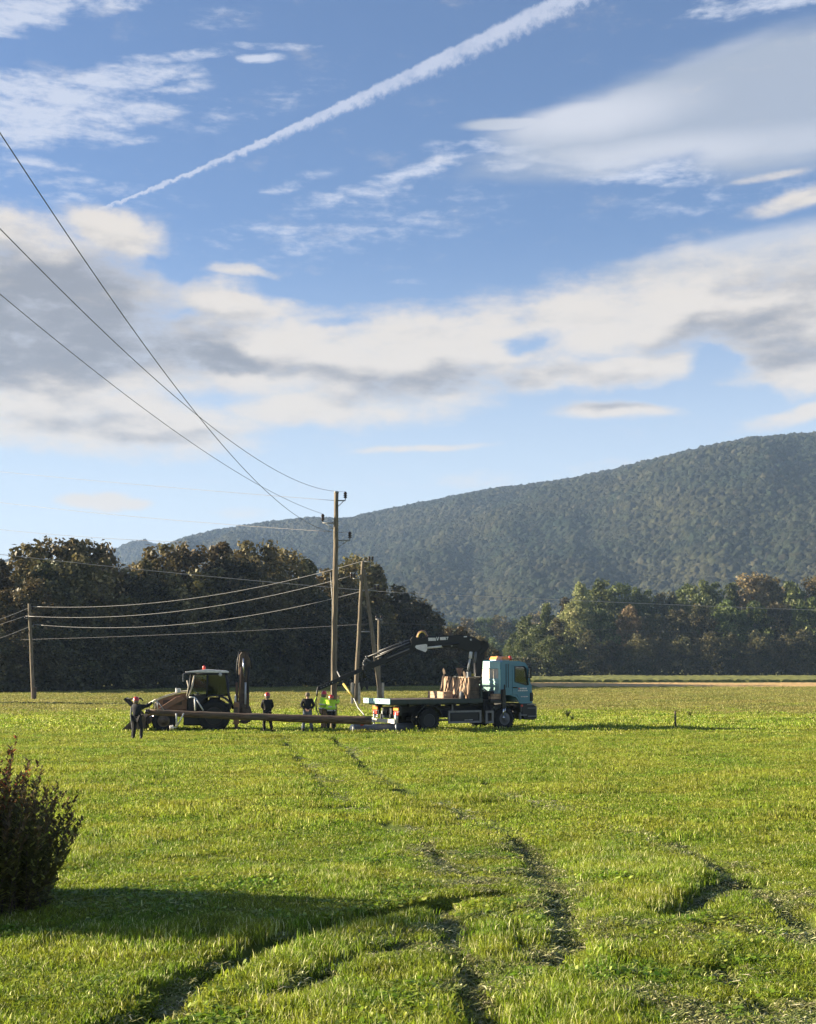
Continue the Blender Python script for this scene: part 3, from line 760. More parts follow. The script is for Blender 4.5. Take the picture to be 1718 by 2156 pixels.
def tree_variant(kind):
    # unit tree: height 1 m in the end scaled; build at 16 m
    H, W = 16.0, {'oval': 9.5, 'tall': 8.6, 'bush': 11.0}[kind]
    base = {'oval': 2.2, 'tall': 1.5, 'bush': .2}[kind]
    shp = {'oval': sh_oval, 'tall': sh_tall, 'bush': sh_bush}[kind]
    P, v, tone = crown_data(trr, H, W, base, shp, 6200, .3, 85)
    tr = MB(); top = Vector((trr.normal(0, .4), trr.normal(0, .4), H * .8))
    tr.tube([(0, 0, -.3), (0.05, .03, H * .25), top * .6, top], [.26, .21, .13, .03], 7)
    for k in range(7):
        a = trr.uniform(0, 6.28); z = H * trr.uniform(.2, .6); p0 = Vector((0, 0, z)); p1 = Vector((math.cos(a) * W * .33, math.sin(a) * W * .33, z + H * .17))
        tr.tube([p0, p0.lerp(p1, .5) + Vector((0, 0, .3)), p1], [.11, .07, .02], 5)
    return (P, v, tone, H, W, tr)
VAR = {}
for kd in ('oval', 'tall', 'bush'):
    for q in range(3): VAR[(kd, q)] = tree_variant(kd)
_mesh_cache = {}
def tree(px, topy, D, kind, q, mk, label, group, wscale=1.0, base=0.0, name='broadleaf_tree', cat='tree'):
    P, v, tone, H, W, tr = VAR[(kind, q)]
    key = (kind, q, mk)
    if key not in _mesh_cache:
        cm = leaf_cloud('crown', trr, P, v, tone, .30, M[mk])
        tb = MB(); tb.v = tr.v; tb.f = tr.f; tb.sm = tr.sm
        to = tb.build('trunk', M['bark'])
        _mesh_cache[key] = (cm, to.data); bpy.data.objects.remove(to)
    cm, tm = _mesh_cache[key]
    tp = at(px, topy, D); h = tp.z / (H * 1.03); 
    r = empty(name, (tp.x, D, base), trr.uniform(0, 6.28), label, cat, group)
    r.scale = (h * wscale, h * wscale, h)
    for nm, md in (('crown', cm), ('trunk', tm)):
        o = bpy.data.objects.new(nm, md); COL.objects.link(o); o.parent = r
    return r
ORD = ['first', 'second', 'third', 'fourth', 'fifth', 'sixth', 'seventh', 'eighth', 'ninth', 'tenth', 'eleventh', 'twelfth', 'thirteenth', 'fourteenth', 'fifteenth', 'sixteenth', 'seventeenth', 'eighteenth', 'nineteenth', 'twentieth',
       'twenty-first', 'twenty-second', 'twenty-third', 'twenty-fourth', 'twenty-fifth', 'twenty-sixth']
G1 = 'trees of the dark wood behind the backhoe'
sky1 = [(-60, 1185), (0, 1172), (62, 1140), (112, 1134), (160, 1128), (208, 1130), (255, 1200), (302, 1172), (345, 1140), (400, 1148), (462, 1136), (535, 1130), (598, 1156), (648, 1172), (700, 1190), (752, 1170), (790, 1185), (828, 1228), (870, 1262), (915, 1292), (962, 1316), (1005, 1340), (1045, 1366)]
for i, (px, ty) in enumerate(sky1):
    D = 158 + max(px, 0) * .06
    kd = 'tall' if i % 3 == 1 else 'oval'
    mk = 'leaf_olive' if px < 800 else ('leaf_dark' if px < 900 else 'leaf_olive')
    look = ['olive brown', 'tall rusty olive', 'bushy dark olive', 'ragged brownish'][i % 4]
    tree(px, ty, D, kd, i % 3, mk, '%s tree, %s from the left on the skyline of the dark left wood' % (look, ORD[i]), G1, 1.0 if ty < 1200 else 1.35)
xs_ = list(range(-70, 990, 62)); lo = np.interp
prof = lambda px: float(np.interp(px, [p[0] for p in sky1], [p[1] for p in sky1]))
for i, px in enumerate(xs_):
    px2 = px + trr.uniform(-14, 14); ty = prof(px2) + trr.uniform(35, 80) + (25 if px2 > 700 else 0)
    if px2 > 850: ty = prof(px2) + 30
    tree(px2, ty, 151 + max(px, 0) * .06, 'oval', i % 3, 'leaf_olive' if i % 3 else 'leaf_dark', 'shaded %s tree, %s from the left in the middle rank of the left wood' % (['dark', 'brownish', 'dense'][i % 3], ORD[i]), G1, 1.15)
xs_ = list(range(-80, 1060, 66))
for i, px in enumerate(xs_):
    px2 = px + trr.uniform(-14, 14); ty = min(1388, max(prof(px2) + (110 if px2 < 930 else 30), 1290 + trr.uniform(-25, 40)))
    tree(px2, ty, 145 + max(px, 0) * .06, 'bush', i % 3, 'leaf_dark', 'low dark bushy tree, %s from the left at the foot of the left wood' % ORD[i], G1, 1.35, name='edge_tree')
# pale shrubs that catch light in front of the left wood
# undergrowth that closes the foot of both woods
def undergrowth(x0p, x1p, D0f, n, h, label, m_):
    px = trr.uniform(x0p, x1p, n); D = np.array([D0f(p) for p in px]) + np.abs(trr.normal(0, 2.2, n)); 
    X = np.array([at(float(p), 1430, float(d)).x for p, d in zip(px, D)])
    hh = h * (.45 + .8 * fnoise(X, D, 3.0, 90)); Z = hh * trr.uniform(-.05, 1, n) ** .8 if False else hh * trr.uniform(0, 1, n)
    P = np.stack([X, D, Z], 1); v = trr.normal(size=(n, 3)); v /= np.linalg.norm(v, axis=1)[:, None]
    me = leaf_cloud('undergrowth', trr, P, v, np.clip(trr.normal(.4, .2, n), 0, 1), .42, M[m_])
    o = bpy.data.objects.new('undergrowth', me); COL.objects.link(o); tag(o, label, kind='stuff')
undergrowth(-120, 1010, lambda p: 142 + max(p, 0) * .06, 15000, 4.2, 'dark scrub closing the foot of the left wood', 'leaf_dark')
undergrowth(1050, 1800, lambda p: 331, 9000, 5.0, 'scrub closing the foot of the right wood', 'leaf_dark')
# right wood
G2 = 'trees of the wood behind the truck'
R = [(1078, 1345, 'leaf_green', 'oval', 350), (1108, 1296, 'leaf_green', 'oval', 356), (1150, 1262, 'leaf_green', 'tall', 364), (1192, 1244, 'leaf_dark', 'tall', 372), (1222, 1222, 'leaf_pale', 'tall', 362), (1262, 1216, 'leaf_green', 'oval', 372),
     (1305, 1228, 'leaf_green', 'oval', 376), (1350, 1238, 'leaf_green', 'oval', 380), (1398, 1243, 'leaf_dark', 'oval', 380), (1448, 1230, 'leaf_green', 'oval', 384), (1492, 1222, 'leaf_green', 'oval', 380), (1540, 1218, 'leaf_green', 'tall', 384),
     (1580, 1208, 'leaf_brown', 'oval', 384), (1622, 1212, 'leaf_olive', 'oval', 388), (1668, 1220, 'leaf_green', 'oval', 380), (1712, 1216, 'leaf_olive', 'oval', 384), (1770, 1212, 'leaf_green', 'oval', 388)]
cn3 = {'leaf_green': 'green', 'leaf_dark': 'dark green', 'leaf_pale': 'pale yellow-green', 'leaf_brown': 'brown tinged', 'leaf_olive': 'olive'}
for i, (px, ty, mk, kd, D) in enumerate(R):
    tree(px, ty, D, kd, i % 3, mk, '%s tree, %s from the left on the skyline of the right wood' % (cn3[mk], ORD[i]), G2, 0.95 if kd == 'oval' else .85)
R2 = [(1095, 1345, 'leaf_green'), (1128, 1312, 'leaf_green'), (1175, 1302, 'leaf_dark'), (1210, 1262, 'leaf_pale'), (1262, 1280, 'leaf_green'), (1325, 1276, 'leaf_brown'), (1372, 1292, 'leaf_dark'), (1425, 1280, 'leaf_dark'),
      (1475, 1272, 'leaf_dark'), (1530, 1262, 'leaf_green'), (1590, 1262, 'leaf_green'), (1640, 1268, 'leaf_dark'), (1700, 1258, 'leaf_green'), (1755, 1270, 'leaf_dark')]
for i, (px, ty, mk) in enumerate(R2):
    tree(px, ty, 344, 'oval', (i + 1) % 3, mk, '%s tree, %s from the left in the middle rank of the right wood' % (cn3[mk], ORD[i]), G2, 1.0)
R3 = [(1070, 1385), (1112, 1372), (1150, 1335), (1195, 1350), (1240, 1330), (1290, 1345), (1340, 1330), (1392, 1345), (1440, 1335), (1490, 1325), (1540, 1335), (1590, 1325), (1645, 1330), (1700, 1325), (1760, 1330)]
for i, (px, ty) in enumerate(R3):
    tree(px + trr.uniform(-8, 8), ty, 334, 'bush', i % 3, 'leaf_green' if i < 4 else 'leaf_dark', 'low %s bushy tree, %s from the left at the foot of the right wood' % ('green' if i < 4 else 'dark', ORD[i]), G2, 1.35, name='edge_tree')
# greyer trees in the gap between the two woods
G3 = 'distant trees in the gap between the woods'
R4 = [(925, 1318), (955, 1310), (985, 1298), (1020, 1300), (1052, 1295), (1090, 1300), (1130, 1290)]
for i, (px, ty) in enumerate(R4):
    tree(px, ty, 620, 'oval', i % 3, 'leaf_green' if i % 2 else 'leaf_olive', 'distant greyish tree in the gap, %s from the left in its back rank' % ORD[i], G3, 1.1)
R5 = [(925, 1345), (968, 1335), (1003, 1345), (1035, 1338), (1065, 1350), (1100, 1345)]
for i, (px, ty) in enumerate(R5):
    tree(px, ty, 520, 'bush', i % 3, 'leaf_green', 'hazy green tree in the gap, %s from the left in its front rank' % ORD[i], G3, 1.3)
for i, (px, ty) in enumerate([(930, 1378), (975, 1372), (1015, 1380), (1050, 1372), (1085, 1380)]):
    tree(px, ty, 430, 'bush', i % 3, 'leaf_dark', 'low dark thicket in the gap, %s from the left' % ORD[i], G3, 1.9, name='thicket', cat='thicket')

# ================================================================== hills and their forest
def hill_surface(prof, foot, crest, name, label, seed, a_px=(-1300, 3200), npx=150, nt=60):
    PX = np.linspace(a_px[0], a_px[1], npx)
    hx = [p[0] for p in prof]; hy = [p[1] for p in prof]
    vs = np.zeros((nt, npx, 3))
    for j, px in enumerate(PX):
        d = raydir(px, 1400); az = math.atan2(d.x, d.y)
        Dc = float(np.interp(px, [c[0] for c in crest], [c[1] for c in crest])); F = float(np.interp(px, [c[0] for c in foot], [c[1] for c in foot]))
        top = at(px, float(np.interp(px, hx, hy)) + 7, 100.0)
        tanel = (top.z - CAM_H) / math.hypot(top.x, 100.0)
        for k in range(nt):
            tt = k / (nt - 1) * 1.25
            r = F + (Dc - F) * tt
            if tt <= 1: z = Dc * tanel * (1 - (1 - tt) ** 1.35)
            else: z = Dc * tanel * (1 - ((tt - 1) / .25) ** 2 * .35)
            n_ = float(fnoise(np.array([az * Dc]), np.array([r]), 420, seed)[0] - .5) * 95 * math.sin(math.pi * min(1, tt)) 
            n_ += float(fnoise(np.array([az * Dc * 2]), np.array([r * .4]), 240, seed + 5)[0] - .5) * 70 * math.sin(math.pi * min(1, tt))
            z = max(-2.0, z + n_ * min(1, Dc * tanel / 200))
            if tt <= 1: z = min(z, r * tanel * (.93 + .06 * tt) + 1)
            vs[k, j] = (math.sin(az) * r, math.cos(az) * r, z)
    fs = [(k * npx + j, k * npx + j + 1, (k + 1) * npx + j + 1, (k + 1) * npx + j) for k in range(nt - 1) for j in range(npx - 1)]
    me = bpy.data.meshes.new(name); me.from_pydata(vs.reshape(-1, 3).tolist(), [], fs)
    me.materials.append(M['hillsoil'])
    o = bpy.data.objects.new(name, me); COL.objects.link(o)
    tag(o, label, kind='structure')
    return vs, PX
M['hillsoil'] = strip_mat('forest_floor', (0.02, 0.026, 0.014), (0.035, 0.04, 0.02), .02, (1, 1, 1))
main_prof = [(-1300, 1300), (0, 1260), (200, 1215), (300, 1165), (340, 1142), (400, 1122), (450, 1111), (550, 1095), (620, 1087), (680, 1084), (715, 1090), (760, 1079), (900, 1051), (1050, 1022), (1130, 1014), (1200, 1004), (1300, 983), (1400, 958), (1500, 934), (1600, 916), (1718, 906), (2000, 890), (3200, 980)]
vsA, PXA = hill_surface(main_prof, [(-1300, 1500), (700, 1150), (1100, 980), (1718, 900), (3200, 1100)], [(-1300, 2700), (350, 2900), (900, 2350), (1718, 2000), (3200, 2000)], 'hill', 'long wooded hill rising to the right behind the valley', 3)
back_prof = [(-1300, 1210), (-200, 1185), (0, 1171), (40, 1167), (80, 1172), (170, 1165), (232, 1150), (268, 1132), (312, 1130), (335, 1146), (380, 1165), (500, 1200), (3200, 1300)]
vsB, PXB = hill_surface(back_prof, [(-1300, 2300), (3200, 2300)], [(-1300, 3250), (3200, 3250)], 'hill', 'small distant wooded hill at the left', 9, nt=30)
def crown_blob(name, rng, m):
    bm = bmesh.new(); bmesh.ops.create_icosphere(bm, subdivisions=3, radius=1.0)
    ph = rng.uniform(0, 6, 9)
    for v in bm.verts:
        c = v.co.copy()
        n_ = math.sin(c.x * 4 + ph[0]) * math.sin(c.y * 4.3 + ph[1]) * math.sin(c.z * 4.1 + ph[2]) * .30 + math.sin(c.x * 9 + ph[3]) * math.sin(c.y * 8 + ph[4]) * math.sin(c.z * 9 + ph[5]) * .16 + rng.normal(0, .055)
        v.co = c * (1 + n_); v.co.z *= 1.05
    me = bpy.data.meshes.new(name); bm.to_mesh(me); bm.free()
    me.polygons.foreach_set('use_smooth', [True] * len(me.polygons))
    me.materials.append(m); return me
def forest_mat():
    m = bpy.data.materials.new('hill_forest_leaves'); m.use_nodes = True
    t = NT(m.node_tree); b = t.n['Principled BSDF']
    pos = t.node('ShaderNodeNewGeometry').outputs['Position']; oi = t.node('ShaderNodeObjectInfo')
    n = t.noise(t.vm('MULTIPLY', pos, (1, .6, 2.2)), .006, 6, .7); n2 = t.noise(pos, .55, 4, .7)
    c = t.mix(t.ss(n, .35, .65), (0.008, 0.015, 0.008), (0.028, 0.028, 0.013))
    c = t.mix(t.ss(oi.outputs['Random'], .8, 1.0, 0, .8), c, (0.038, 0.034, 0.02))
    hs = t.node('ShaderNodeHueSaturation'); t.l.new(c, hs.inputs['Color'])
    t.l.new(t.m('MULTIPLY', t.m('ADD', .38, t.m('FRACT', t.m('MULTIPLY', oi.outputs['Random'], 7.31))), t.ss(n2, .25, .75, .65, 1.35)), hs.inputs['Value'])
    t.l.new(hs.outputs[0], b.inputs['Base Color']); b.inputs['Roughness'].default_value = .9; b.inputs['Specular IOR Level'].default_value = .1
    return m
M['forest'] = forest_mat()
cb = hidden_coll('hillcrown', [crown_blob('hillcrown', trr, M['forest']) for _ in range(5)])
def forest(vs, PX, n, label, lo_=-150, hi_=1900, spread=1.0):
    nt, npx, _ = vs.shape
    Pp = []; 
    u = trr.uniform(size=n * 3); j = np.interp(trr.uniform(lo_, hi_, n * 3), PX, np.arange(npx))
    k = (u ** .75) * (nt - 1) / 1.25 * 1.06
    k = np.clip(k, 0, nt - 1.001); j = np.clip(j, 0, npx - 1.001)
    k0 = k.astype(int); j0 = j.astype(int); fk = (k - k0)[:, None]; fj = (j - j0)[:, None]
    P = (vs[k0, j0] * (1 - fj) + vs[k0, j0 + 1] * fj) * (1 - fk) + (vs[k0 + 1, j0] * (1 - fj) + vs[k0 + 1, j0 + 1] * fj) * fk
    P = P[P[:, 2] > -1][:n]
    m_ = len(P); s = trr.uniform(1.8, 4.1, m_); s = s * (1 + .5 * (trr.uniform(size=m_) > .93))
    P[:, 2] += s * .35
    scatter('hill_forest', P, trr.integers(0, 5, m_), np.stack([np.zeros(m_), np.zeros(m_), trr.uniform(0, 6.28, m_)], 1), np.stack([s, s, s * trr.uniform(.8, 1.3, m_)], 1), cb, label)
forest(vsA, PXA, 330000, 'autumn-tinged forest covering the long hill')
forest(vsB, PXB, 9000, 'hazy forest on the small distant hill', -300, 520)

# ================================================================== haze
hb = MB().box((0, 1750, 199), (5600, 3700, 402))
hz = bpy.data.materials.new('haze_air'); hz.use_nodes = True
t = NT(hz.node_tree); t.n.clear()
pv = t.node('ShaderNodeVolumePrincipled'); pv.inputs['Density'].default_value = HAZE if 'HAZE' in globals() else 0.00011
pv.inputs['Color'].default_value = (0.46, 0.66, 1.0, 1)
mo = t.node('ShaderNodeOutputMaterial'); t.l.new(pv.outputs[0], mo.inputs['Volume'])
hazeo = hb.build('haze', hz); hazeo['kind'] = 'stuff'; hazeo['label'] = 'thin blue haze in the valley air'

# ================================================================== crane truck
def part(root, name, mb, m, label=None, **k): return mb.build(name, M[m] if isinstance(m, str) else m, root, label, **k)
YAW = rad(29)
rw = gnd(903, 1541)
off = Euler((0, 0, YAW)).to_matrix() @ Vector((2.05, -1.12, 0))
truck = empty('crane_truck', (rw.x - off.x, rw.y - off.y, 0), YAW, 'teal cabbed flatbed truck with a black loading crane reaching over its bed', 'truck')
TM = root_matrix(truck); TI = TM.inverted()
def wheel(root, x, y, side, r, wdt, name='wheel', deep=False, rimr=.30, mrim='rim'):
    """side -1: outer face towards -y"""
    t = MB(); h = wdt / 2
    prof = [(r * .54, -h * .8), (r * .58, -h), (r * .90, -h * 1.02), (r * .985, -h * .8), (r, -h * .4), (r, h * .4), (r * .985, h * .8), (r * .90, h * 1.02), (r * .58, h), (r * .54, h * .8)]
    t.lathe(prof + [(r * .54, -h * .8)], (0, 0, 0), 'Y', 32)
    nb = 26
    for k in range(nb):
        a = 2 * math.pi * k / nb
        for s_ in (-1, 1):
            aa = a + s_ * .06
            t.box((math.cos(aa) * (r + .008), s_ * h * .5, math.sin(aa) * (r + .008)), (.035, h * .85, .075), Euler((0, -aa, 0)))
    o = t.build(name, M['rubber'], root); o.location = (x, y, r * .985)
    q = MB(); f = side * h
    if deep: q.lathe([(r * .555, f * .98), (r * .53, f * .85), (r * .49, f * .15), (r * .40, f * 0), (0, f * -.02)], (0, 0, 0), 'Y', 28)
    else: q.lathe([(r * .555, f * .98), (r * .52, f * .85), (r * .47, f * 1.0), (r * .40, f * 1.12), (r * .26, f * 1.1), (r * .22, f * 1.45), (r * .14, f * 1.55), (0, f * 1.56)], (0, 0, 0), 'Y', 28)
    ro = q.build('rim', M['black_steel' if deep else mrim], o)  # deep dish is coloured dark: the shade of its recess is painted in
    if deep:
        q = MB(); q.lathe([(r * .20, 0), (r * .20, f * .85), (r * .16, f * .97), (0, f * .98)], (0, 0, 0), 'Y', 20); q.build('hub', M[mrim], o)
        q = MB(); q.lathe([(r * .555, f * .97), (r * .56, f * 1.0), (r * .50, f * .93), (r * .485, f * .6)], (0, 0, 0), 'Y', 28); q.build('rim_flange', M[mrim], o)
    nb_ = MB()
    for k in range(0):
        a = 2 * math.pi * k / 10; nb_.lathe([(.018, 0), (.018, .05), (0, .055)], (math.cos(a) * r * .33, f * (.12 if deep else 1.1), math.sin(a) * r * .33), n=6, dirv=(0, side, 0))
    return o
FWX = 6.10; RWX = 2.05
for x, dp in ((RWX, True), (FWX, False)):
    wheel(truck, x, -1.0, -1, .52, .34, deep=dp); wheel(truck, x, 1.0, 1, .52, .34, deep=dp)
ax = MB()
for x in (RWX, FWX): ax.tube([(x, -1, .52), (x, 1, .52)], .09, 8); ax.lathe([(.05, -.3), (.24, -.12), (.26, 0), (.24, .12), (.05, .3)], (x, 0, .52), 'Y', 12)
ax.tube([(RWX, 0, .55), (FWX - .6, 0, .8)], .06, 8)
part(truck, 'axle', ax, 'black_steel')
ch = MB()
for y in (-.42, .42): ch.box((4.05, y, .98), (7.1, .09, .26))
for x in (.6, 1.5, 2.6, 3.6, 4.6, 5.6): ch.box((x, 0, .98), (.1, .8, .2))
for y in (-.8, .8):
    for x in (1.0, 1.8, 2.6, 3.4, 4.2): ch.box((x, y * .95, 1.2), (.07, .9, .12))
ch.box((3.3, -.55, .78), (1.0, .35, .35), bev=.05); ch.box((4.2, -.62, .76), (.5, .35, .36), bev=.05); ch.lathe([(0, -.4), (.2, -.4), (.2, .4), (0, .4)], (3.2, .75, .72), 'X', 16)
part(truck, 'chassis', ch, 'black_steel')
# flatbed
bd = MB(); bd.box((2.42, 0, 1.36), (4.84, 2.5, .16)); bd.box((2.42, 0, 1.25), (4.6, 2.1, .10))
part(truck, 'bed_floor', bd, 'bed_green', bevel=.01)
for y, nm in ((-1.262, 'side_rail'), (1.262, 'side_rail')):
    e = MB(); e.box((2.42, y, 1.37), (4.84, .03, .2)); part(truck, nm, e, 'bed_green', bevel=.006)
tb = MB(); tb.box((-.022, 0, 1.38), (.05, 2.56, .23)); tbo = part(truck, 'tailboard', tb, 'mint', 'tail edge of the flatbed, coloured pale mint as if sunlit', bevel=.008)
bl = MB()
for y in (-.95, -.32, .32, .95): bl = MB().lathe([(.028, 0), (.028, .02), (0, .03)], (-.047, y, 1.42), n=8, dirv=(-1, 0, 0)); bl.build('bolt', M['black_steel'], tbo)
pass
for i in range(9):
    pl = MB(); pl.box((2.45, -1.11 + i * .2775, 1.452), (4.7, .265, .026)); part(truck, 'deck_plank', pl, 'old_wood', bevel=.004)
hbd = MB()
for y in (-1.2, 1.2): hbd.box((4.79, y, 1.95), (.09, .09, 1.0))
hbd.box((4.79, 0, 2.44), (.08, 2.4, .07)); hbd.box((4.79, 0, 1.5), (.08, 2.4, .08))
part(truck, 'headboard_frame', hbd, 'bed_green', bevel=.01)
# rear end
for s_ in (-1, 1):
    q = MB(); q.box((.52, s_ * 1.0, .95), (.14, .52, .40), bev=.03); q.box((.6, s_ * .9, 1.12), (.2, .2, .12)); qo = part(truck, 'light_bracket', q, 'black_paint')
    a_ = MB(); a_.box((.435, s_ * 1.0, 1.05), (.06, .46, .17), bev=.02); part(truck, 'indicator_lamp', a_, 'orange')
    a_ = MB(); a_.box((.435, s_ * 1.02, .85), (.07, .42, .16), bev=.02); part(truck, 'tail_light', a_, 'red')
    a_ = MB(); a_.box((.47, s_ * .93, .69), (.05, .26, .12)); part(truck, 'reflector_plate', a_, 'white_paint')
    a_ = MB(); a_.box((.28, s_ * .98, .50), (.055, .34, .20), bev=.01); part(truck, 'bumper_end', a_, 'white_paint')
    a_ = MB(); a_.tube([(.4, s_ * 1.05, .45), (.4, s_ * 1.05, -.06)], .035, 8); a_.tube([(.4, s_ * 1.05, .9), (.4, s_ * 1.05, .4)], .05, 8); part(truck, 'support_leg', a_, 'lightgalv')
a_ = MB(); a_.box((.30, 0, .50), (.05, 1.66, .17), bev=.01); part(truck, 'rear_bumper', a_, 'cream')
a_ = MB(); a_.box((.55, 0, .86), (.12, .9, .5)); a_.box((.46, 0, .86), (.14, .3, .28), bev=.03); a_.tube([(.4, 0, .8), (.3, 0, .8)], .06, 8)
for y in (-.45, .45): a_.box((.45, y, .62), (.08, .09, .36))
part(truck, 'towing_hitch', a_, 'black_steel')
a_ = MB(); a_.box((.465, .38, .78), (.03, .10, .3)); a_.box((.465, .3, .70), (.03, .2, .14)); part(truck, 'licence_plate', a_, 'lightgalv')
# mudguards
def arch(cx, cz, r, y0, y1, a0, a1, n=10, th=.03):
    o_ = [(cx + r * math.cos(rad(a0 + (a1 - a0) * i / n)), cz + r * math.sin(rad(a0 + (a1 - a0) * i / n))) for i in range(n + 1)]
    i_ = [(cx + (r - th) * math.cos(rad(a0 + (a1 - a0) * i / n)), cz + (r - th) * math.sin(rad(a0 + (a1 - a0) * i / n))) for i in range(n + 1)]
    m_ = MB(); 
    for k in range(n): m_.prism([o_[k], o_[k + 1], i_[k + 1], i_[k]], y0, y1)
    return m_
for y0, y1 in ((-1.22, -.78), (.78, 1.22)):
    part(truck, 'mudguard', arch(RWX, .52, .70, y0, y1, 12, 168), 'black_paint')
    mg = arch(FWX, .52, .66, y0, y1, 70, 185); mg.box((FWX - .63, (y0 + y1) / 2, .62), (.05, .44, .5)); part(truck, 'mudguard', mg, 'black_paint')
sg = MB()
def frame(m_, x0, x1, z0, z1, y, w_=.09, d_=.05):
    m_.box(((x0 + x1) / 2, y, z1 - w_ / 2), (x1 - x0, d_, w_)); m_.box(((x0 + x1) / 2, y, z0 + w_ / 2), (x1 - x0, d_, w_))
    m_.box((x0 + w_ / 2, y, (z0 + z1) / 2), (w_, d_, z1 - z0 - 2 * w_)); m_.box((x1 - w_ / 2, y, (z0 + z1) / 2), (w_, d_, z1 - z0 - 2 * w_))
for y in (-1.2, 1.2):
    sg = MB(); frame(sg, 3.02, 4.78, .36, .93, y); sg.box((3.3, y + .1, 1.05), (.06, .06, .3)); part(truck, 'side_guard', sg, 'grey_metal')
    sg = MB(); frame(sg, 5.02, 5.45, .32, .90, y, .1); part(truck, 'step_frame', sg, 'grey_metal')
sg = MB(); sg.box((3.9, -1.05, .62), (1.5, .3, .42), bev=.04); part(truck, 'tool_box', sg, 'black_paint')
sg = MB(); sg.box((4.1, -1.17, .50), (.5, .06, .09), bev=.03); sg.box((3.85, -1.16, .54), (.2, .05, .05), bev=.02); part(truck, 'rope_bundle', sg, 'white_paint')
# cab
CX0, CX1 = 5.90, 7.62
cab_prof = [(5.90, 1.62), (5.92, 3.12), (6.0, 3.20), (6.9, 3.19), (7.28, 3.10), (7.42, 2.96), (7.56, 2.18), (7.64, 2.06), (7.68, 1.20), (6.98, 1.20), (6.74, 1.50), (6.40, 1.60)]
door = [(6.55, 1.62), (6.55, 3.02), (7.22, 3.02), (7.36, 2.92), (7.52, 2.12), (7.56, 1.32), (6.98, 1.32), (6.78, 1.62)]
win = [(6.68, 2.22), (6.68, 2.93), (7.20, 2.93), (7.30, 2.85), (7.44, 2.06), (7.30, 2.06)]
def loop_shell(prof, hole, y, th):
    """flat side panel with a hole, via bridged bmesh"""
    bm = bmesh.new()
    def ring(pr, yy): return [bm.verts.new((a, yy, b)) for a, b in pr]
    o1 = ring(prof, y); h1 = ring(hole, y)
    es = [bm.edges.new((o1[i], o1[(i + 1) % len(o1)])) for i in range(len(o1))] + [bm.edges.new((h1[i], h1[(i + 1) % len(h1)])) for i in range(len(h1))]
    bmesh.ops.triangle_fill(bm, use_beauty=True, edges=es)
    ret = bmesh.ops.extrude_face_region(bm, geom=bm.faces[:])
    bmesh.ops.translate(bm, vec=(0, th, 0), verts=[v for v in ret['geom'] if isinstance(v, bmesh.types.BMVert)])
    bm.verts.index_update(); m_ = MB(); m_.add([v.co.copy() for v in bm.verts], [tuple(v.index for v in f.verts) for f in bm.faces]); bm.free(); return m_
W2 = 1.15
for s_ in (-1, 1):
    m_ = loop_shell(cab_prof, win, s_ * W2, -s_ * .05)
    part(truck, 'cab_side', m_, 'teal')
    d_ = loop_shell(door, win, s_ * (W2 + .022), -s_ * .02); do = part(truck, 'door', d_, 'teal', bevel=.004)
    g_ = MB(); g_.prism(win, s_ * (W2 - .02), s_ * (W2 - .012)); g_.build('window', M['glass'], do)
    fr = MB(); pts_ = win + [win[0]]; fr.tube([(a, s_ * (W2 + .03), b_) for a, b_ in pts_], .022, 5, smooth=False); fr.build('window_seal', M['black_paint'], do)
    h_ = MB(); h_.box((6.68, s_ * (W2 + .04), 1.95), (.26, .03, .05), bev=.012); h_.build('handle', M['black_paint'], do)
    # unreadable lettering on the door: two pale lines with a violet mark, one line lower down
    l_ = MB(); rr_ = random.Random(4)
    x = 6.95
    while x < 7.32: wd_ = rr_.uniform(.035, .06); l_.box((x, s_ * (W2 + .0465), 1.90), (wd_, .003, rr_.choice([.075, .06, .075]))); x += wd_ + .015
    x = 6.86
    while x < 7.36: wd_ = rr_.uniform(.03, .06); l_.box((x, s_ * (W2 + .0465), 1.80), (wd_, .003, .05)); x += wd_ + .012
    x = 7.02
    while x < 7.42: wd_ = rr_.uniform(.025, .05); l_.box((x, s_ * (W2 + .0465), 1.52), (wd_, .003, rr_.choice([.03, .045]))); x += wd_ + .015
    l_.build('lettering', M['white_paint'], do)['kind'] = 'stuff'
    l_ = MB(); l_.box((6.90, s_ * (W2 + .0465), 1.90), (.06, .003, .07)); l_.build('emblem', M['red'], do)
    m_ = MB(); m_.box((6.20, s_ * (W2 + .012), 2.5), (.02, .02, 1.1)); m_.box((6.32, s_ * (W2 + .012), 2.5), (.02, .02, 1.1)); m_.box((6.1, s_ * (W2 + .03), 1.98), (.05, .04, .22), bev=.012); part(truck, 'panel_seam', m_, 'black_paint')
    m_ = MB(); m_.box((7.60, s_ * 1.16, 1.50), (.16, .12, .40), bev=.04); part(truck, 'wind_deflector', m_, 'black_paint')
    m_ = MB(); m_.tube([(7.36, s_ * 1.18, 3.02), (7.44, s_ * 1.27, 3.0), (7.46, s_ * 1.28, 2.3), (7.5, s_ * 1.2, 2.25)], .018, 6); m_.box((7.45, s_ * 1.29, 2.64), (.10, .20, .52), bev=.03); mi = part(truck, 'mirror', m_, 'black_paint')
    g_ = MB(); g_.box((7.396, s_ * 1.29, 2.64), (.006, .15, .45)); g_.build('mirror_glass', M['chrome'], mi)
    st = MB(); st.box((7.12, s_ * 1.12, .66), (.42, .16, .05)); st.box((6.98, s_ * 1.12, .62), (.05, .14, .34)); st.box((7.25, s_ * 1.12, 1.0), (.45, .10, .36), bev=.02); part(truck, 'step', st, 'grey_metal' if s_ < 0 else 'black_paint')
    li = MB(); li.box((7.05, s_ * 1.185, 1.10), (.11, .04, .09), bev=.015); part(truck, 'side_lamp', li, 'red')
    hl = MB(); hl.box((7.80, s_ * .86, .80), (.06, .38, .22), bev=.03); part(truck, 'headlight', hl, 'chrome')
